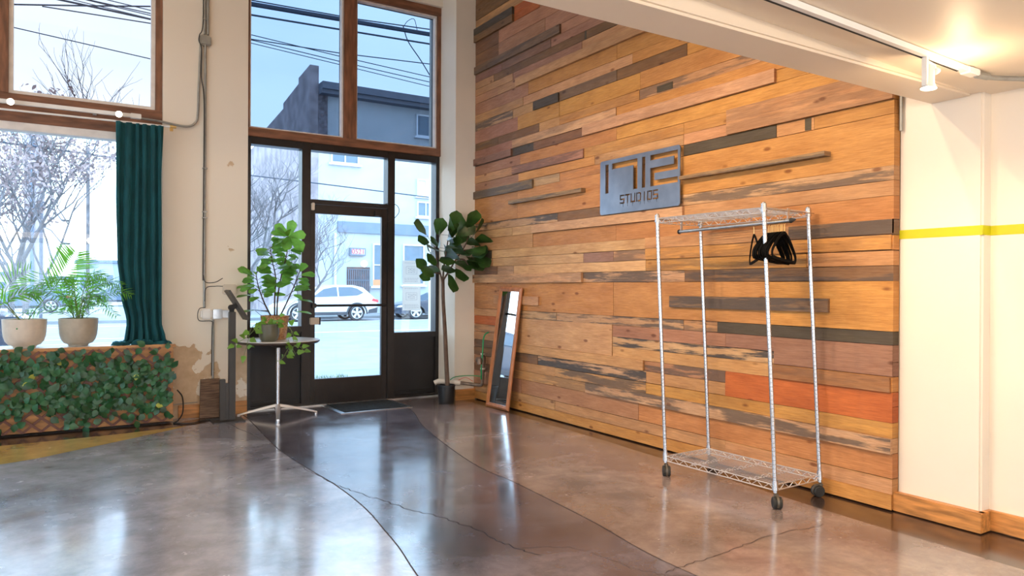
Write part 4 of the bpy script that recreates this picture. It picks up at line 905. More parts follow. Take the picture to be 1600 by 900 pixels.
# ------------------------------------------------------------------ steel sign
def sign():
    t = thing('wall_sign', (4.11, 4.59, 1.936), 'blue-grey steel sign with cut-out logo and dripping STUDIOS lettering on the planks', 'sign')
    y0, y1, z0, z1 = 4.098, 5.072, 1.936, 2.408
    holes = [(4.957, 5.0, 2.12, 2.372), (4.585, 4.91, 2.322, 2.372), (4.585, 4.637, 2.12, 2.372), (4.49, 4.53, 2.12, 2.372),
             (4.122, 4.43, 2.330, 2.372), (4.122, 4.165, 2.222, 2.330), (4.165, 4.43, 2.222, 2.268), (4.382, 4.43, 2.12, 2.222), (4.122, 4.382, 2.12, 2.165)]
    LW, LH, g = .059, .076, .010; top = 2.088; s = .012
    segs = {'S': [(0, 1, 1-.16, 1), (0, .22, .5, 1), (0, 1, .42, .58), (.78, 1, 0, .5), (0, 1, 0, .16)], 'T': [(0, 1, 1-.16, 1), (.39, .61, 0, 1)], 'U': [(0, .22, 0, 1), (.78, 1, 0, 1), (0, 1, 0, .16)],
            'D': [(0, .22, 0, 1), (.78, 1, .1, .9), (.3, .9, 1-.16, 1), (.3, .9, 0, .16)], 'I': [(.39, .61, 0, 1)], 'O': [(0, .22, 0, 1), (.78, 1, 0, 1), (.3, 1, 1-.16, 1), (0, .7, 0, .16)]}
    y = 4.805
    for ch in 'STUDIOS':
        for (a, b, c_, d_) in segs[ch]:
            holes.append((y-b*LW, y-a*LW, top-LH+c_*LH, top-LH+d_*LH))
        for k in range(2):
            f = rnd.uniform(.05, .9); 
            if ch in 'TI': f = .5
            holes.append((y-f*LW-.003, y-f*LW, top-LH-rnd.uniform(.01, .032), top-LH+.004))
        y -= (LW if ch != 'I' else LW*.9)+g
    for k, (a, b) in enumerate(((.018, .002), (.011, .006), (.006, .011), (.002, .018))):
        for yy in (0, 1):
            for zz in (0, 1): holes.append(((y0, y0+a) if yy == 0 else (y1-a, y1)) + ((z0, z0+b) if zz == 0 else (z1-b, z1)))
    ys = sorted({y0, y1} | {v for h_ in holes for v in h_[:2]}); zs = sorted({z0, z1} | {v for h_ in holes for v in h_[2:]})
    bm = NB(); xf, xb = 4.098, 4.106; V = {}
    def vert(i, j, k):
        if (i, j, k) not in V: V[(i, j, k)] = bm.verts.new((xf if k == 0 else xb, ys[i], zs[j]))
        return V[(i, j, k)]
    def solid(i, j):
        if i < 0 or j < 0 or i >= len(ys)-1 or j >= len(zs)-1: return False
        cy, cz = (ys[i]+ys[i+1])/2, (zs[j]+zs[j+1])/2
        return not any(a < cy < b and c_ < cz < d_ for a, b, c_, d_ in holes)
    for i in range(len(ys)-1):
        for j in range(len(zs)-1):
            if not solid(i, j): continue
            bm.faces.new((vert(i, j, 0), vert(i+1, j, 0), vert(i+1, j+1, 0), vert(i, j+1, 0))); bm.faces.new((vert(i, j, 1), vert(i, j+1, 1), vert(i+1, j+1, 1), vert(i+1, j, 1)))
            for (di, dj, e_) in ((-1, 0, ((i, j), (i, j+1))), (1, 0, ((i+1, j), (i+1, j+1))), (0, -1, ((i, j), (i+1, j))), (0, 1, ((i, j+1), (i+1, j+1)))):
                if not solid(i+di, j+dj): (a, b), (c_, d_) = e_; bm.faces.new((vert(a, b, 0), vert(c_, d_, 0), vert(c_, d_, 1), vert(a, b, 1)))
    obj('plate', bm, M['steel_sign'], t, 0)
    for yy in (y0+.05, y1-.05):
        for zz in (z0+.05, z1-.015): bm = NB(); tube(bm, [(4.104, yy, zz), (4.14, yy, zz)], .006, 8); obj('standoff', bm, M['galv'], t)
sign()

# ------------------------------------------------------------------ garment rack
RK = dict(FL=(3.595, 3.712), FR=(3.625, 2.826), RR=(4.065, 2.838), RL=(4.035, 3.724))
ZT, LEAN = 1.80, .100
def rk(c, z): x, y = RK[c]; return Vector((x, y + LEAN*z/ZT, z))
t = thing('garment_rack', (3.83, 3.27, 0), 'chrome wire garment rack on black casters in front of the plank wall', 'clothes rack')
for c in RK:
    bm = NB(); tube(bm, [rk(c, .088), rk(c, ZT+.012)], .0127, 14); tube(bm, [rk(c, ZT+.010), rk(c, ZT+.018)], [.0135, .010], 14)
    for z in (.132, ZT-.015): tube(bm, [rk(c, z-.028), rk(c, z+.024)], [.0185, .0165], 14)
    k = 2
    while .1+k*.0254 < ZT-.05: tube(bm, [rk(c, .1+k*.0254), rk(c, .1+k*.0254+.0026)], .0132, 12, mi=1); k += 1
    po = obj('post', bm, [M['chrome'], M['groove']], t)
for name, z in (('top_shelf', ZT-.015), ('bottom_shelf', .132)):
    bm = NB(); cs = [rk(c, z) for c in ('FL', 'FR', 'RR', 'RL')]; dn = Vector((0, 0, -.032))
    for a, b in zip(cs, cs[1:]+cs[:1]):
        tube(bm, [a, b], .0045, 6); tube(bm, [a+dn, b+dn], .004, 6); L_ = (b-a).length; n = int(L_/.042); zig = []
        for k in range(n+1): q = a.lerp(b, k/n); zig.append(q + (dn if k % 2 else Vector((0, 0, 0))))
        tube(bm, zig, .0030, 5)
    for k in range(1, 17): a = cs[0].lerp(cs[3], k/17); b = cs[1].lerp(cs[2], k/17); tube(bm, [a + Vector((0, 0, .003)), b + Vector((0, 0, .003))], .0021, 5)
    for f in (.27, .52, .77):
        a = cs[0].lerp(cs[1], f); b = cs[3].lerp(cs[2], f); zig = [a.lerp(b, k/14) + Vector((0, 0, -.002 if k % 2 else -.018)) for k in range(15)]; tube(bm, zig, .0024, 5); tube(bm, [a + dn*.6, b + dn*.6], .0022, 5)
    obj(name, bm, M['zinc'], t)
for c in RK:
    p = rk(c, 0); ax = Vector((.9, .45, 0)).normalized() if c in ('FR', 'FL') else Vector((.35, -.95, 0)).normalized()
    ax = {'FR': Vector((.80, -.6, 0)), 'FL': Vector((.8, -.6, 0)), 'RR': Vector((.35, .94, 0)), 'RL': Vector((.5, .8, 0))}[c].normalized(); rolld = Vector((-ax.y, ax.x, 0)); off = rolld*(-.02 if c != 'RR' else .02); hub = p + Vector((0, 0, .0358)) + off
    bm = NB()
    for sg in (-1, 1): tube(bm, [hub + ax*sg*.007, hub + ax*sg*.010, hub + ax*sg*.022, hub + ax*sg*.026], [.034, .0355, .0355, .031], 20)
    ca = obj('caster', bm, M['rubber'], t)
    bm = NB(); tube(bm, [p + Vector((0, 0, .05)), p + Vector((0, 0, .092))], .008, 10); tube(bm, [p + Vector((0, 0, .070)), p + Vector((0, 0, .078))], .016, 12)
    tube(bm, [hub + Vector((0, 0, .004)) - ax*.0068, hub + Vector((0, 0, .004)) + ax*.0068], .0385, 20); obj('hood', bm, M['wheel_rub'], ca)
ra, rb = Vector((3.80, 3.80, 1.700)), Vector((3.80, 2.865, 1.712))
bm = NB(); tube(bm, [ra, rb], .0125, 14); hr = obj('hanging_rod', bm, M['alu'], t)
bm = NB(); tube(bm, [ra + Vector((0, .008, 0)), ra - Vector((0, .004, 0))], .0165, 12); obj('end_cap', bm, M['rubber'], hr); bm = NB(); tube(bm, [rb + Vector((0, .004, 0)), rb - Vector((0, .03, -.004))], [.0165, .006], 12); obj('end_cap', bm, M['rubber'], hr)
for q, f in ((ra, -.02), (rb, .02)):
    bm = NB(); zt_ = ZT-.035; p = q + Vector((0, f, 0)); top_ = Vector((p.x, p.y, ZT-.045)); box(bm, (p.x-.010, p.y-.002, p.z), (p.x+.010, p.y+.002, ZT-.012)); obj('rod_bracket', bm, M['alu'], t)
    bm = NB(); tube(bm, [(3.60, p.y, ZT-.03), (4.05, p.y, ZT-.03)], .003, 6); obj('bracket_wire', bm, M['chrome'], t)

# hangers
def make_hanger():
    t = bpy.data.objects.new('clothes_hanger', None); col.objects.link(t); BASE[t.name] = Vector()
    bm = NB(); s = [(-.212, 0, -.235), (-.222, 0, -.215), (-.205, 0, -.185), (-.11, 0, -.115), (-.035, 0, -.080), (0, 0, -.072), (.035, 0, -.080), (.11, 0, -.115), (.205, 0, -.185), (.222, 0, -.215), (.212, 0, -.235)]
    P_ = curve(s, 4); rings = []
    def flat(Pl, hw, th, closed=False):
        n = len(Pl); R_ = []
        for i, p in enumerate(Pl):
            d = (Pl[(i+1) % n if closed else min(i+1, n-1)] - Pl[i-1 if (i or closed) else 0]).normalized(); nn_ = Vector((-d.z, 0, d.x))
            R_.append([bm.verts.new(p + nn_*a*hw + Vector((0, b*th, 0))) for a, b in ((-1, -1), (1, -1), (1, 1), (-1, 1))])
        for A, Bq in list(zip(R_, R_[1:])) + ([(R_[-1], R_[0])] if closed else []):
            for k in range(4): bm.faces.new((A[k], A[(k+1) % 4], Bq[(k+1) % 4], Bq[k]))
        if not closed: bm.faces.new(R_[0]); bm.faces.new(R_[-1])
    flat(P_ + [Vector((.15, 0, -.240)), Vector((0, 0, -.240)), Vector((-.15, 0, -.240))], .0085, .0035, True)
    obj('body', bm, M['velvet'], t, 35, True)
    bm = NB(); hk = [(0, 0, -.052), (0, 0, -.02)] + [(.020*sin(a_)+0.0, 0, .012-.0195*cos(a_)-.0+.0065) for a_ in [rad(v) for v in (0, 60, 120, 180, 240, 262)]]
    hk = [Vector((0, 0, -.074)), Vector((0, 0, -.050)), Vector((0, 0, -.030))] + [Vector((.0165*sin(rad(v)), 0, -.0028 - .0165*cos(rad(v)))) for v in (0, 50, 100, 150, 200, 240)]
    tube(bm, hk, .0026, 6); obj('hook', bm, M['gold'], t, 35, True); return t
hg = make_hanger(); HY = [3.145, 3.03, 3.018, 3.006, 2.994, 2.980, 2.966, 2.952, 2.938, 2.926, 2.912]
for i, y in enumerate(HY):
    h_ = hg if i == 0 else copy_tree(hg)
    zr = ra.z + (rb.z-ra.z)*(ra.y-y)/(ra.y-rb.y)
    h_.location = (3.80, y, zr); h_.rotation_euler = (rnd.uniform(-.02, .02), .08+rnd.uniform(-.03, .03), (.82 if i == 0 else rnd.uniform(-.08, .08) + .28))
    lab = ('single black velvet hanger with gold hook hanging apart, turned sideways on the rod' if i == 0 else
           'black velvet hanger with gold hook in the tight cluster on the rack')
    tag(h_, lab, 'hanger', 'hangers on the rack' if i == 0 else 'hangers clustered on the rack')

# ------------------------------------------------------------------ ceiling track by the beam
t = thing('ceiling_track', (3.0, 1.82, 2.37), 'white track with one lit spotlight on the low ceiling, feeding into grey conduit', 'track light')
tz = lambda x: 2.345 + max(0, 4.25-x)*.033
bm = NB(); hexa(bm, [(-1.0, 1.803, tz(-1)-.022), (3.72, 1.803, tz(3.72)-.022), (3.72, 1.837, tz(3.72)-.022), (-1.0, 1.837, tz(-1)-.022), (-1.0, 1.803, tz(-1)+.004), (3.72, 1.803, tz(3.72)+.004), (3.72, 1.837, tz(3.72)+.004), (-1.0, 1.837, tz(-1)+.004)]); obj('track_rail', bm, M['white_metal'], t)
bm = NB(); hexa(bm, [(-1.0, 1.826, tz(-1)-.023), (3.66, 1.826, tz(3.66)-.023), (3.66, 1.8372, tz(3.66)-.023), (-1.0, 1.8372, tz(-1)-.023), (-1.0, 1.826, tz(-1)-.015), (3.66, 1.826, tz(3.66)-.015), (3.66, 1.8372, tz(3.66)-.015), (-1.0, 1.8372, tz(-1)-.015)]); obj('rail_slot', bm, M['rubber'], t)
bm = NB(); box(bm, (3.70, 1.795, 2.335), (3.80, 1.845, 2.366), .004); obj('end_feed', bm, M['white_metal'], t)
bm = NB(); tube(bm, curve([(3.79, 1.815, 2.342), (3.88, 1.80, 2.340), (3.96, 1.77, 2.340), (4.06, 1.72, 2.340), (4.30, 1.62, 2.340)], 6), .012, 10); tube(bm, [(3.80, 1.815, 2.343), (3.88, 1.80, 2.343)], .017, 10); obj('conduit', bm, M['galv'], t)
bm = NB(); box(bm, (3.345, 1.808, 2.225), (3.362, 1.832, 2.36), .002); tube(bm, [(3.37, 1.82, 2.34), (3.43, 1.82, 2.33), (3.45, 1.82, 2.30)], .006, 6); tube(bm, [(3.42, 1.80, 2.300), (3.40, 1.80, 2.29)], .014, 12)
tube(bm, [(3.395, 1.82, 2.325), (3.393, 1.82, 2.32), (3.385, 1.82, 2.24), (3.383, 1.82, 2.215)], [.012, .021, .024, .034], 20, cap=False); h = obj('lamp_head', bm, M['white_metal'], t)
bm = NB(); tube(bm, [(3.3838, 1.82, 2.222), (3.3832, 1.82, 2.216)], .028, 20); obj('lamp_lens', bm, M['bulb'], h, label='glowing lens')
# high track that carries the wall washers
t = thing('wall_wash_track', (.78, 4.0, 3.9), 'black track under the high ceiling whose heads light the plank wall', 'track light')
bm = NB(); box(bm, (.76, 2.5, 3.86), (.80, 6.0, 3.89)); 
for yy in (2.7, 4.2, 5.8): tube(bm, [(.78, yy, 3.88), (.78, yy, 5.15)], .006, 6)
obj('track_rail', bm, M['white_metal'], t)
for yy in TRACK_Y:
    bm = NB(); tube(bm, [(.74, yy, 3.83), (.835, yy, 3.765)], [.03, .04], 14, cap=False); tube(bm, [(.78, yy, 3.86), (.78, yy, 3.80)], .008, 6); obj('lamp_head', bm, M['white_metal'], t)

# ------------------------------------------------------------------ outdoors
def ground(name, x0, x1, y0, y1, z, m, label, cat):
    bm = NB(); box(bm, (x0, y0, z-.2), (x1, y1, z)); struct(name, bm, m, label, cat, smooth=0)
ground('sidewalk', -60, 60, 8.12, 11.2, -.03, M['walk'], 'concrete pavement just outside the door', 'pavement')
ground('road', -80, 80, 11.2, 33.6, -.26, M['asphalt'], 'wide pale asphalt street outside the windows', 'street')
ground('far_sidewalk', -80, 80, 33.6, 36.5, -.14, M['walk'], 'far pavement in front of the painted building', 'pavement')
ground('far_ground', -200, 200, 36.5, 260, -.3, M['asphalt'], 'pale ground far beyond the street', 'ground')
bm = NB(); box(bm, (-80, 24.0, -.262), (80, 24.14, -.255)); box(bm, (-80, 31.0, -.262), (80, 31.1, -.255)); struct('road_markings', bm, M['lane'], 'faint white lane lines on the street', 'road marking', smooth=0)
bm = NB()
for i in range(70):
    x = rnd.uniform(3.15, 3.6); p = (x, rnd.uniform(10.15, 10.35), -.03); leaf(bm, p, (rnd.uniform(-.6, .6), rnd.uniform(-.3, .3), 1), (0, -1, 0), rnd.uniform(.03, .08), .008, sh_lance, .3, seg=3)
tag(obj('grass_tuft', bm, M['grass'], None, 60), 'small green weeds growing in a pavement crack outside the door', 'grass', kind='stuff')

# building across
YB = 36.5
B3 = thing('painted_building', (16, YB, -.1), 'pale blue-grey building across the street with a brick side wall and roof parapet', 'building')
bm = NB(); box(bm, (11.3, YB, -.2), (40, YB+12, 11.2)); obj('facade', bm, M['facade'], B3, 0)
bm = NB(); box(bm, (11.28, YB-.06, 8.4), (11.75, YB+.5, 11.1)); obj('brick_corner', bm, M['brick_q'], B3, 0)
bm = NB(); prof = [(YB-.03, 12.4), (YB+2.0, 12.2), (YB+2.0, 11.9), (YB+5, 11.5), (YB+5, 11.2), (YB+9, 10.8), (YB+9, 10.5), (YB+16, 9.9), (YB+16, -.2), (YB-.03, -.2)]
va = [bm.verts.new((10.85, y, z)) for y, z in prof]; vb = [bm.verts.new((11.3, y, z)) for y, z in prof]; bm.faces.new(va); bm.faces.new(vb)
for i in range(len(prof)): j = (i+1) % len(prof); bm.faces.new((va[i], va[j], vb[j], vb[i]))
obj('parapet_wall', bm, M['brick'], B3, 0)
bm = NB(); box(bm, (11.3, YB-.7, 11.15), (40, YB+.2, 11.50)); box(bm, (11.3, YB-.55, 10.95), (40, YB, 11.15)); obj('eave', bm, M['roofgrey'], B3, 0)
bm = NB(); box(bm, (12.3, YB-.12, 4.05), (40, YB, 4.62)); obj('fascia_band', bm, M['band'], B3, 0)
bm = NB(); box(bm, (11.3, YB-.03, -.2), (12.4, YB+.1, 1.2)); obj('wall_base', bm, M['facade_base'], B3, 0)
def fwin(px0, px1, py0, py1, rails=1, sill=True, dark='win_dark', Y=YB, par=B3):
    a = atY(px0, py0, Y); b = atY(px1, py1, Y); x0, x1, z1, z0 = a.x, b.x, a.z, b.z
    bm = NB(); fw = .08
    for r_ in ((x0-fw, x0, z0-fw, z1+fw), (x1, x1+fw, z0-fw, z1+fw), (x0, x1, z0-fw, z0), (x0, x1, z1, z1+fw)): box(bm, (r_[0], Y-.10, r_[2]), (r_[1], Y, r_[3]))
    if rails == 1: box(bm, ((x0+x1)/2-.03, Y-.09, z0), ((x0+x1)/2+.03, Y, z1))
    if rails == 2: box(bm, (x0, Y-.09, (z0+z1)/2-.03), (x1, Y, (z0+z1)/2+.03))
    if sill: box(bm, (x0-.2, Y-.18, z0-.18), (x1+.2, Y, z0-.08))
    fo = obj('window', bm, M['win_frame'], par, 0); bm = NB(); box(bm, (x0, Y-.04, z0), (x1, Y+.01, z1)); obj('pane', bm, M[dark], fo, 0)
fwin(652, 669, 181, 213, 0); fwin(675, 700, 184, 220, 1); fwin(653, 676, 317, 338, 1); fwin(653, 676, 282, 306, 1, dark='win_frame'); fwin(519, 558, 232, 256, 1)
fwin(584, 601, 383, 445, 2); fwin(631, 660, 384, 443, 2)
a = atY(542, 417, YB); b = atY(577, 490, YB)
bm = NB(); box(bm, (a.x, YB-.06, -.14), (b.x, YB+.02, a.z)); dd = obj('entrance_gate', bm, M['gate'], B3, 0, label='brown barred entrance gate')
bm = NB()
for k in range(12): x = a.x+.06+(b.x-a.x-.12)*k/11; box(bm, (x-.015, YB-.1, -.1), (x+.015, YB-.07, a.z-.1))
for z in (.1, 1.0, 1.6, a.z-.12): box(bm, (a.x, YB-.1, z-.02), (b.x, YB-.07, z+.02))
obj('gate_bars', bm, M['sign_frame'], dd, 0)
bm = NB(); x_ = atY(523, 400, YB).x; tube(bm, [(x_, YB-.1, -.1), (x_, YB-.1, 4.0)], .07, 8); x_ = atY(496, 430, YB-2).x; obj('downpipe', bm, M['win_frame'], B3)
bm = NB(); a_, b_ = atY(583, 437, YB-.1), atY(594, 446, YB-.1); box(bm, (a_.x, YB-.12, b_.z), (b_.x, YB-.1, a_.z)); obj('window_sticker', bm, M['orange'], B3, 0, label='orange triangle-like sticker low in the window')
# number sign
a, b = atY(547, 387, YB-.2), atY(571, 400, YB-.2)
t = thing('street_number_sign', ((a.x+b.x)/2, YB-.2, b.z), 'small framed sign with faded red numerals on the painted building', 'sign')
bm = NB(); box(bm, (a.x, YB-.25, b.z), (b.x, YB, a.z)); obj('sign_frame', bm, M['sign_frame'], t, 0)
bm = NB(); box(bm, (a.x+.07, YB-.27, b.z+.07), (b.x-.07, YB-.24, a.z-.07)); obj('sign_face', bm, M['sign_board'], t, 0)
cu = bpy.data.curves.new('digits', 'FONT'); cu.body = '0521'; cu.size = .36; cu.extrude = .01; cu.align_x = 'CENTER'; cu.align_y = 'CENTER'
to = bpy.data.objects.new('tmp', cu); me = bpy.data.meshes.new_from_object(to); bpy.data.objects.remove(to)
me.transform(Matrix.Translation(((a.x+b.x)/2, YB-.285, (a.z+b.z)/2)) @ Matrix.Rotation(rad(90), 4, 'X')); me.transform(Matrix.Translation(-BASE[t.name])); me.materials.append(M['sign_red'])
o = bpy.data.objects.new('numerals', me); col.objects.link(o); o.parent = t
# porch lamp glow
t = thing('porch_lamp', tuple(atY(568, 412, YB-.3)), 'small white lit globe lamp above the entrance gate across the street', 'lamp'); p = atY(569, 412, YB-.3)
bm = NB(); bmesh.ops.create_uvsphere(bm, u_segments=16, v_segments=10, radius=.17, matrix=Matrix.Translation(p)); obj('globe', bm, mat('porch_globe', (1, 1, 1), .5, emis=(1, .85, .65), estr=3), t); bm = NB(); tube(bm, [p + Vector((0, .1, 0)), p + Vector((0, .3, .05))], .04, 8); obj('arm', bm, M['sign_frame'], t)

# vehicles ---------------------------------------------------------
def car(name, x0, y, zg, Lc, Hc, paint, label, suv=True, flip=False):
    """side profile toward -y; nose at low x unless flipped"""
    t = thing(name, (x0+Lc/2, y+.9, zg), label, 'car'); s = Lc/4.5; hh = Hc/1.55
    X = lambda u: x0 + (Lc-u*s if flip else u*s)
    Z = lambda v: zg + v*hh
    wx = (.86, 3.50); wr = .36
    def arch(cx, r, n=9): return [(cx - r*cos(pi*k/n), .30 + r*sin(pi*k/n)) for k in range(n+1)]
    low = [(.10, .30)] + arch(wx[0], .43) + arch(wx[1], .43) + [(4.42, .35)]
    up = [(4.50, .62), (4.46, .90), (4.30, 1.02), (3.6, 1.05), (2.4, 1.0), (1.35, .98), (.75, .88), (.25, .76), (.03, .62)]
    prof = low + up; ws = .90
    bm = NB(); n = len(prof); rows = []
    for (dy, k) in ((0, .97), (.06, 1.), (1.74, 1.), (1.80, .97)):
        rows.append([bm.verts.new((X(2.25+(u-2.25)*(k)), y+dy, Z(v))) for u, v in prof])
    for A, Bq in zip(rows, rows[1:]):
        for i in range(n): j = (i+1) % n; bm.faces.new((A[i], A[j], Bq[j], Bq[i]))
    bm.faces.new(rows[0]); bm.faces.new(rows[-1]); bmesh.ops.triangulate(bm, faces=[f for f in bm.faces if len(f.verts) > 4])
    obj('body', bm, paint, t, 30)
    cab = [(1.25, .97), (2.0, 1.45), (2.5, 1.55), (3.4, 1.54), (3.85, 1.44), (4.32, 1.02)] if suv else [(1.35, .97), (2.15, 1.38), (2.6, 1.44), (3.1, 1.42), (4.1, 1.02)]
    bm = NB(); R1 = [bm.verts.new((X(u), y+.05+(v-.97)*.35, Z(v))) for u, v in cab]; R2 = [bm.verts.new((X(u), y+1.75-(v-.97)*.35, Z(v))) for u, v in cab]
    for i in range(len(cab)): j = (i+1) % len(cab); bm.faces.new((R1[i], R1[j], R2[j], R2[i]))
    bm.faces.new(R1); bm.faces.new(R2); obj('cabin', bm, paint, t, 30)
    glz = ([[(1.50, 1.03), (2.02, 1.37), (2.50, 1.46), (2.62, 1.46), (2.62, 1.06)], [(2.70, 1.06), (2.70, 1.46), (3.30, 1.46), (3.55, 1.40), (3.85, 1.22), (3.55, 1.10)]] if suv else
           [[(1.62, 1.03), (2.18, 1.31), (2.58, 1.36), (2.58, 1.05)], [(2.66, 1.05), (2.66, 1.36), (3.05, 1.35), (3.6, 1.12)]])
    for g_ in glz:
        bm = NB(); A = [bm.verts.new((X(u), y+.03+(v-.97)*.35, Z(v))) for u, v in g_]; Bq = [bm.verts.new((X(u), y+.06+(v-.97)*.35, Z(v))) for u, v in g_]
        bm.faces.new(A); bm.faces.new(Bq)
        for i in range(len(g_)): j = (i+1) % len(g_); bm.faces.new((A[i], A[j], Bq[j], Bq[i]))
        obj('side_window', bm, M['car_glass'], t, 0)
    bm = NB()
    for cx in wx:
        for k in range(12):
            a0, a1 = pi*k/12, pi*(k+1)/12
            q = [(cx-.43*cos(a0), .30+.43*sin(a0)), (cx-.43*cos(a1), .30+.43*sin(a1)), (cx-.50*cos(a1), .30+.50*sin(a1)), (cx-.50*cos(a0), .30+.50*sin(a0))]
            hexa(bm, [(X(u), y-.02, Z(v)) for u, v in q] + [(X(u), y+.03, Z(v)) for u, v in q])
    q = [(1.3, .26), (3.06, .26), (3.06, .40), (1.3, .40)]; hexa(bm, [(X(u), y-.015, Z(v)) for u, v in q] + [(X(u), y+.03, Z(v)) for u, v in q])
    q = [(4.0, .32), (4.44, .34), (4.47, .58), (4.05, .48)]; hexa(bm, [(X(u), y-.015, Z(v)) for u, v in q] + [(X(u), y+1.7, Z(v)) for u, v in q])
    obj('cladding', bm, M['car_trim'], t, 0)
    for cx in wx:
        for yy in (y+.02, y+1.58):
            bm = NB(); c_ = Vector((X(cx), yy, zg+wr*s)); tube(bm, [c_, c_ + Vector((0, .03, 0)), c_ + Vector((0, .17, 0)), c_ + Vector((0, .2, 0))], [wr*.9*s, wr*s, wr*s, wr*.9*s], 24); wo_ = obj('wheel', bm, M['tire'], t)
            bm = NB(); tube(bm, [c_ + Vector((0, -.012, 0)), c_ + Vector((0, .0, 0))], .06*s, 10)
            for k in range(5):
                a_ = 2*pi*k/5+.3; d_ = Vector((cos(a_), 0, sin(a_))); s_ = Vector((-sin(a_), 0, cos(a_)))*.035*s; pq = [c_ + d_*.04*s - s_, c_ + d_*.04*s + s_, c_ + d_*.24*s + s_*1.6, c_ + d_*.24*s - s_*1.6]
                hexa(bm, [v + Vector((0, -.012, 0)) for v in pq] + [v + Vector((0, .002, 0)) for v in pq])
            ring = [c_ + Vector((cos(2*pi*k/24)*.245*s, -.006, sin(2*pi*k/24)*.245*s)) for k in range(25)]; tube(bm, ring, .018*s, 6, cap=False); obj('rim', bm, M['rim'], wo_)
    bm = NB(); q = [(4.18, .86), (4.50, .80), (4.50, .90), (4.25, .97)]; hexa(bm, [(X(u), y-.01, Z(v)) for u, v in q] + [(X(u), y+.3, Z(v)) for u, v in q]); obj('tail_lamp', bm, M['tail'], t, 0)
    bm = NB(); q = [(.02, .62), (.35, .66), (.45, .78), (.12, .72)]; hexa(bm, [(X(u), y-.01, Z(v)) for u, v in q] + [(X(u), y+.3, Z(v)) for u, v in q]); obj('head_lamp', bm, M['rim'], t, 0)
    return t
car('car', 8.0, 31.3, -.26, 4.47, 1.60, M['car_white'], 'white crossover parked across the street, seen through the glass door')
car('car', 13.55, 31.5, -.26, 4.7, 1.42, M['car_blue'], 'dark blue saloon parked right of the door, behind the paper notices', suv=False)
a = atY(0, 500, 15.5); car('car', a.x-4.0, 15.5, -.26, 4.5, 1.5, M['car_blue'], 'dark vehicle with a red tail lamp at the left window edge', suv=False)
a = atY(60, 480, 48); car('car', a.x-3.0, 48, -.26, 4.6, 1.5, M['car_grey'], 'blue-grey car far away behind the palms', suv=True)
a = atY(150, 470, 62); car('car', a.x-1.0, 62, -.26, 4.6, 1.6, M['car_grey'], 'small distant car between the bushy palm and the curtain', suv=True)

# distant things through the left window
t = thing('brick_tower', (atY(53, 400, 60).x, 60, -.3), 'pale pink brick tower far off behind the tree at the left window', 'tower')
a, b = atY(38, 190, 60), atY(70, 190, 60); bm = NB(); box(bm, (a.x, 60, -.3), (b.x, 63, 12.7)); obj('shaft', bm, M['far_pink'], t, 0)
c_, d_ = atY(48, 190, 60), atY(54, 190, 60); bm = NB(); box(bm, (c_.x, 59.9, -.3), (d_.x, 60.01, 12.6)); obj('recess', bm, M['band'], t, 0)
def far_block(px0, px1, pz, Y, m, label, dep=10):
    a, b = atY(px0, pz, Y), atY(px1, pz, Y); t = thing('distant_building', ((a.x+b.x)/2, Y, -.3), label, 'building', 'low buildings on the horizon')
    bm = NB(); box(bm, (a.x, Y, -.3), (b.x, Y+dep, a.z)); obj('block', bm, m, t, 0); bm = NB(); box(bm, (a.x-.3, Y-.3, a.z), (b.x+.3, Y+dep, a.z+.4)); obj('roof', bm, M['band'], t, 0)
    bm = NB(); n = 6
    for k in range(n): x = a.x + (b.x-a.x)*(k+.2)/n; box(bm, (x, Y-.05, .8), (x+(b.x-a.x)*.5/n, Y, max(1.2, a.z*.6))); 
    obj('windows', bm, M['win_dark'], t, 0)
far_block(-80, 32, 428, 120, M['far_pink'], 'long low pinkish building on the horizon at the left window edge'); far_block(70, 118, 436, 110, M['far_building'], 'low grey building on the horizon behind the palms'); far_block(122, 240, 410, 124, M['far_building'], 'taller pale block on the horizon beside the curtain')
t = thing('utility_pole', (atY(137, 400, 45).x, 45, -.3), 'thin dark utility pole seen through the left window', 'pole'); x_ = atY(137, 400, 45).x
bm = NB(); tube(bm, [(x_, 45, -.3), (x_, 45, 8.6)], .09, 8); obj('shaft', bm, M['bark'], t)
t = thing('street_lamp', (atY(66, 400, 40).x, 40, -.3), 'street lamp with two angled arms beside the brick tower', 'street lamp'); x_ = atY(64, 400, 40).x
bm = NB(); tube(bm, [(x_, 40, -.3), (x_, 40, 5.3)], .07, 8); obj('pole', bm, M['roofgrey'], t)
for pz, tipz, hz in ((322, 345, 346), (360, 381, 382)):
    p0, p1, p2 = atY(80, pz, 40), atY(97, tipz, 40), atY(110, hz, 40); bm = NB(); tube(bm, [(x_, 40, p0.z+.2), p0, p1], .03, 6); ar = obj('arm', bm, M['roofgrey'], t); bm = NB(); box(bm, (p1.x, 39.9, p1.z-.03), (p2.x, 40.1, p1.z+.06)); obj('lamp_head', bm, M['car_trim'], ar)

# overhead cables: straight runs along the street
def cable(pts, Y, r, label, ext=(6, 6)):
    P_ = [atY(x, y, Y) for x, y in pts]; d0 = (P_[0]-P_[1]).normalized(); d1 = (P_[-1]-P_[-2]).normalized(); P_ = [P_[0]+d0*ext[0]] + P_ + [P_[-1]+d1*ext[1]]
    bm = NB(); tube(bm, P_, r, 6); tag(obj('overhead_cable', bm, M['wire_out']), label, 'cable', 'overhead cables above the street')
cable([(391, 6), (531, 30), (679, 55)], 24, .075, 'thickest bundled overhead cable crossing both panes above the door')
cable([(391, 23), (531, 46), (679, 70)], 24, .03, 'dark overhead cable just under the thickest one')
cable([(391, 0), (559, 30), (679, 47)], 24, .02, 'thin overhead cable running just over the thickest one')
cable([(391, 61), (531, 83), (679, 101)], 26, .018, 'flat-running thin overhead cable, topmost of the lower set', )
cable([(391, 54), (531, 88), (679, 122)], 26, .015, 'thin overhead cable second in the lower set')
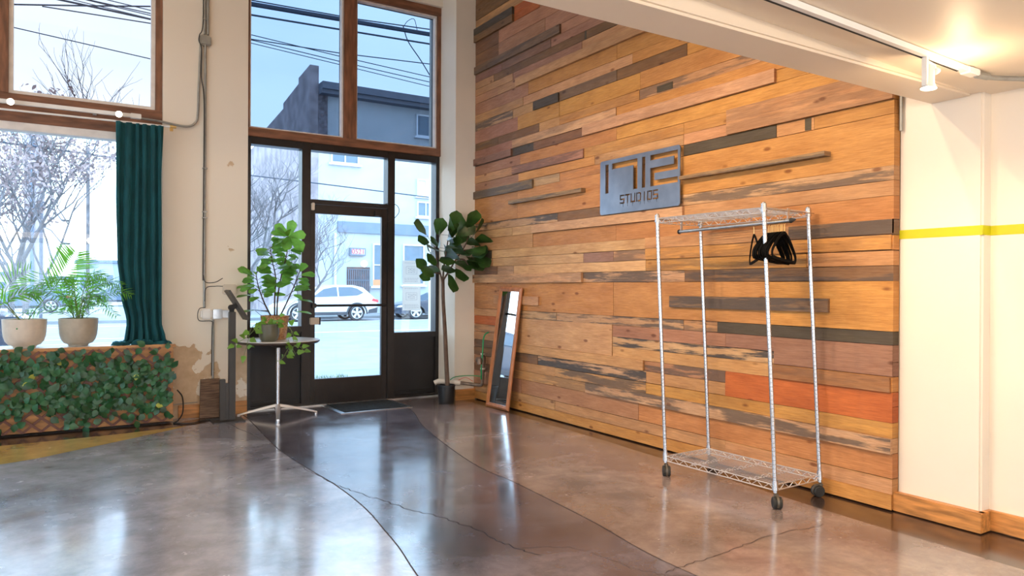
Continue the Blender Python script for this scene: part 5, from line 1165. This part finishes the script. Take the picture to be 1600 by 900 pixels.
cable([(391, 62), (531, 96), (679, 130)], 26, .015, 'thin overhead cable third in the lower set')
cable([(391, 67), (531, 101), (679, 137)], 26, .013, 'lowest thin overhead cable above the brick parapet')
cable([(22, 7), (130, 9), (235, 10)], 24, .022, 'nearly level overhead cable high in the left window', (3, 0))
cable([(95, 0), (235, 30)], 24, .028, 'darkest slanting overhead cable in the left window', (3, 0)); cable([(140, 0), (235, 21)], 24, .016, 'thin slanting overhead cable in the left window', (3, 0)); cable([(22, 43), (235, 92)], 24, .014, 'single low overhead cable across the left upper window', (3, 0))
cable([(0, 222), (70, 231), (180, 247)], 22, .03, 'overhead cable across the lower left window through the tree', (4, 2)); cable([(391, 274), (500, 287), (676, 309)], 27, .022, 'overhead cable crossing the transom and side lights', (1, 4))
bm = NB(); tube(bm, curve([atY(631, 41, 24), atY(637, 33, 24), atY(647, 30, 24), atY(652, 48, 24)], 6), .012, 5); tube(bm, curve([atY(630, 41, 24), atY(638, 65, 24), atY(658, 95, 24), atY(679, 130, 24)], 6), .02, 5)
tag(obj('service_drop_wire', bm, M['wire_out']), 'looping service wire dropping from the thick cable in the right upper pane', 'cable')

# trees
def tree(name, base, height, seed, label, spread=.55, levels=5, r0=.16, lean=(0, 0), leaves=0, nb=3, lm=None, grp='bare street trees', curl=.12):
    R_ = random.Random(seed); t = thing(name, base, label, 'tree', grp); bs, bl = NB(), NB(); cnt = [0]
    def grow(p, d, L_, r, lv):
        n = 4; pts = [p]; dd = d.copy()
        for i in range(n):
            dd = (dd + Vector((R_.uniform(-curl, curl), R_.uniform(-curl, curl), R_.uniform(-curl*.5, curl)))).normalized(); pts.append(pts[-1] + dd*L_/n)
        tube(bs, pts, [r*(1-.45*i/n) for i in range(n+1)], 5 if lv < levels-1 else 3, cap=False); cnt[0] += 1
        if lv >= levels:
            for _ in range(leaves):
                q = pts[R_.randrange(1, n+1)] + Vector((R_.uniform(-.12, .12),)*1 + (R_.uniform(-.12, .12), R_.uniform(-.12, .12))); s = R_.uniform(.07, .15)
                leaf(bl, q, (R_.uniform(-1, 1), R_.uniform(-1, 1), R_.uniform(-1, .4)), (R_.uniform(-1, 1), -1, R_.uniform(-1, 1)), s, s*.5, sh_oval, .1, seg=3)
            return
        k = nb if lv else nb+1
        for i in range(k):
            f = .45 + .55*(i+1)/k; idx = min(n, int(f*n)); q = pts[idx]; a = R_.uniform(0, 2*pi); side = Vector((cos(a), sin(a)*.8, 0))
            nd = (dd*(1-spread*.6) + side*spread*R_.uniform(.6, 1.2) + Vector((0, 0, .15))).normalized()
            grow(q, nd, L_*R_.uniform(.62, .82), r*.58, lv+1)
    grow(Vector(base), Vector((lean[0], lean[1], 1)).normalized(), height*.34, r0, 0)
    obj('branches', bs, M['bark'], t, 60)
    if leaves: obj('catkins', bl, lm or M['twig'], t, 60)
    else: bl.free()
    return t
a = atY(40, 470, 20); tree('street_tree', (a.x, 20, -.26), 6.3, 11, 'budding street tree filling the left window behind the palms', .62, 6, .085, (.02, 0), 3, 3)
a = atY(20, 470, 23); tree('street_tree', (a.x, 23, -.26), 9.2, 8, 'tall bare tree whose wavy twigs reach into the left upper window', .5, 5, .09, (.06, 0), 0, 3, curl=.2)
a = atY(398, 470, 22); tree('street_tree', (a.x-.3, 22, -.2), 6.0, 5, 'bare curly-branched tree behind the left side light', .66, 6, .11, (.12, 0), 0, 3, curl=.2)
a = atY(470, 470, 24); tree('street_tree', (a.x, 24, -.2), 5.0, 21, 'thin bare tree whose twigs cross the transom and door glass', .7, 6, .07, (.25, 0), 0, 3, curl=.22)
a = atY(412, 300, 60); tree('street_tree', (a.x, 60, -.2), 17, 31, 'slender distant tree rising behind the brick parapet', .4, 4, .12, (0, 0), 0, 3)
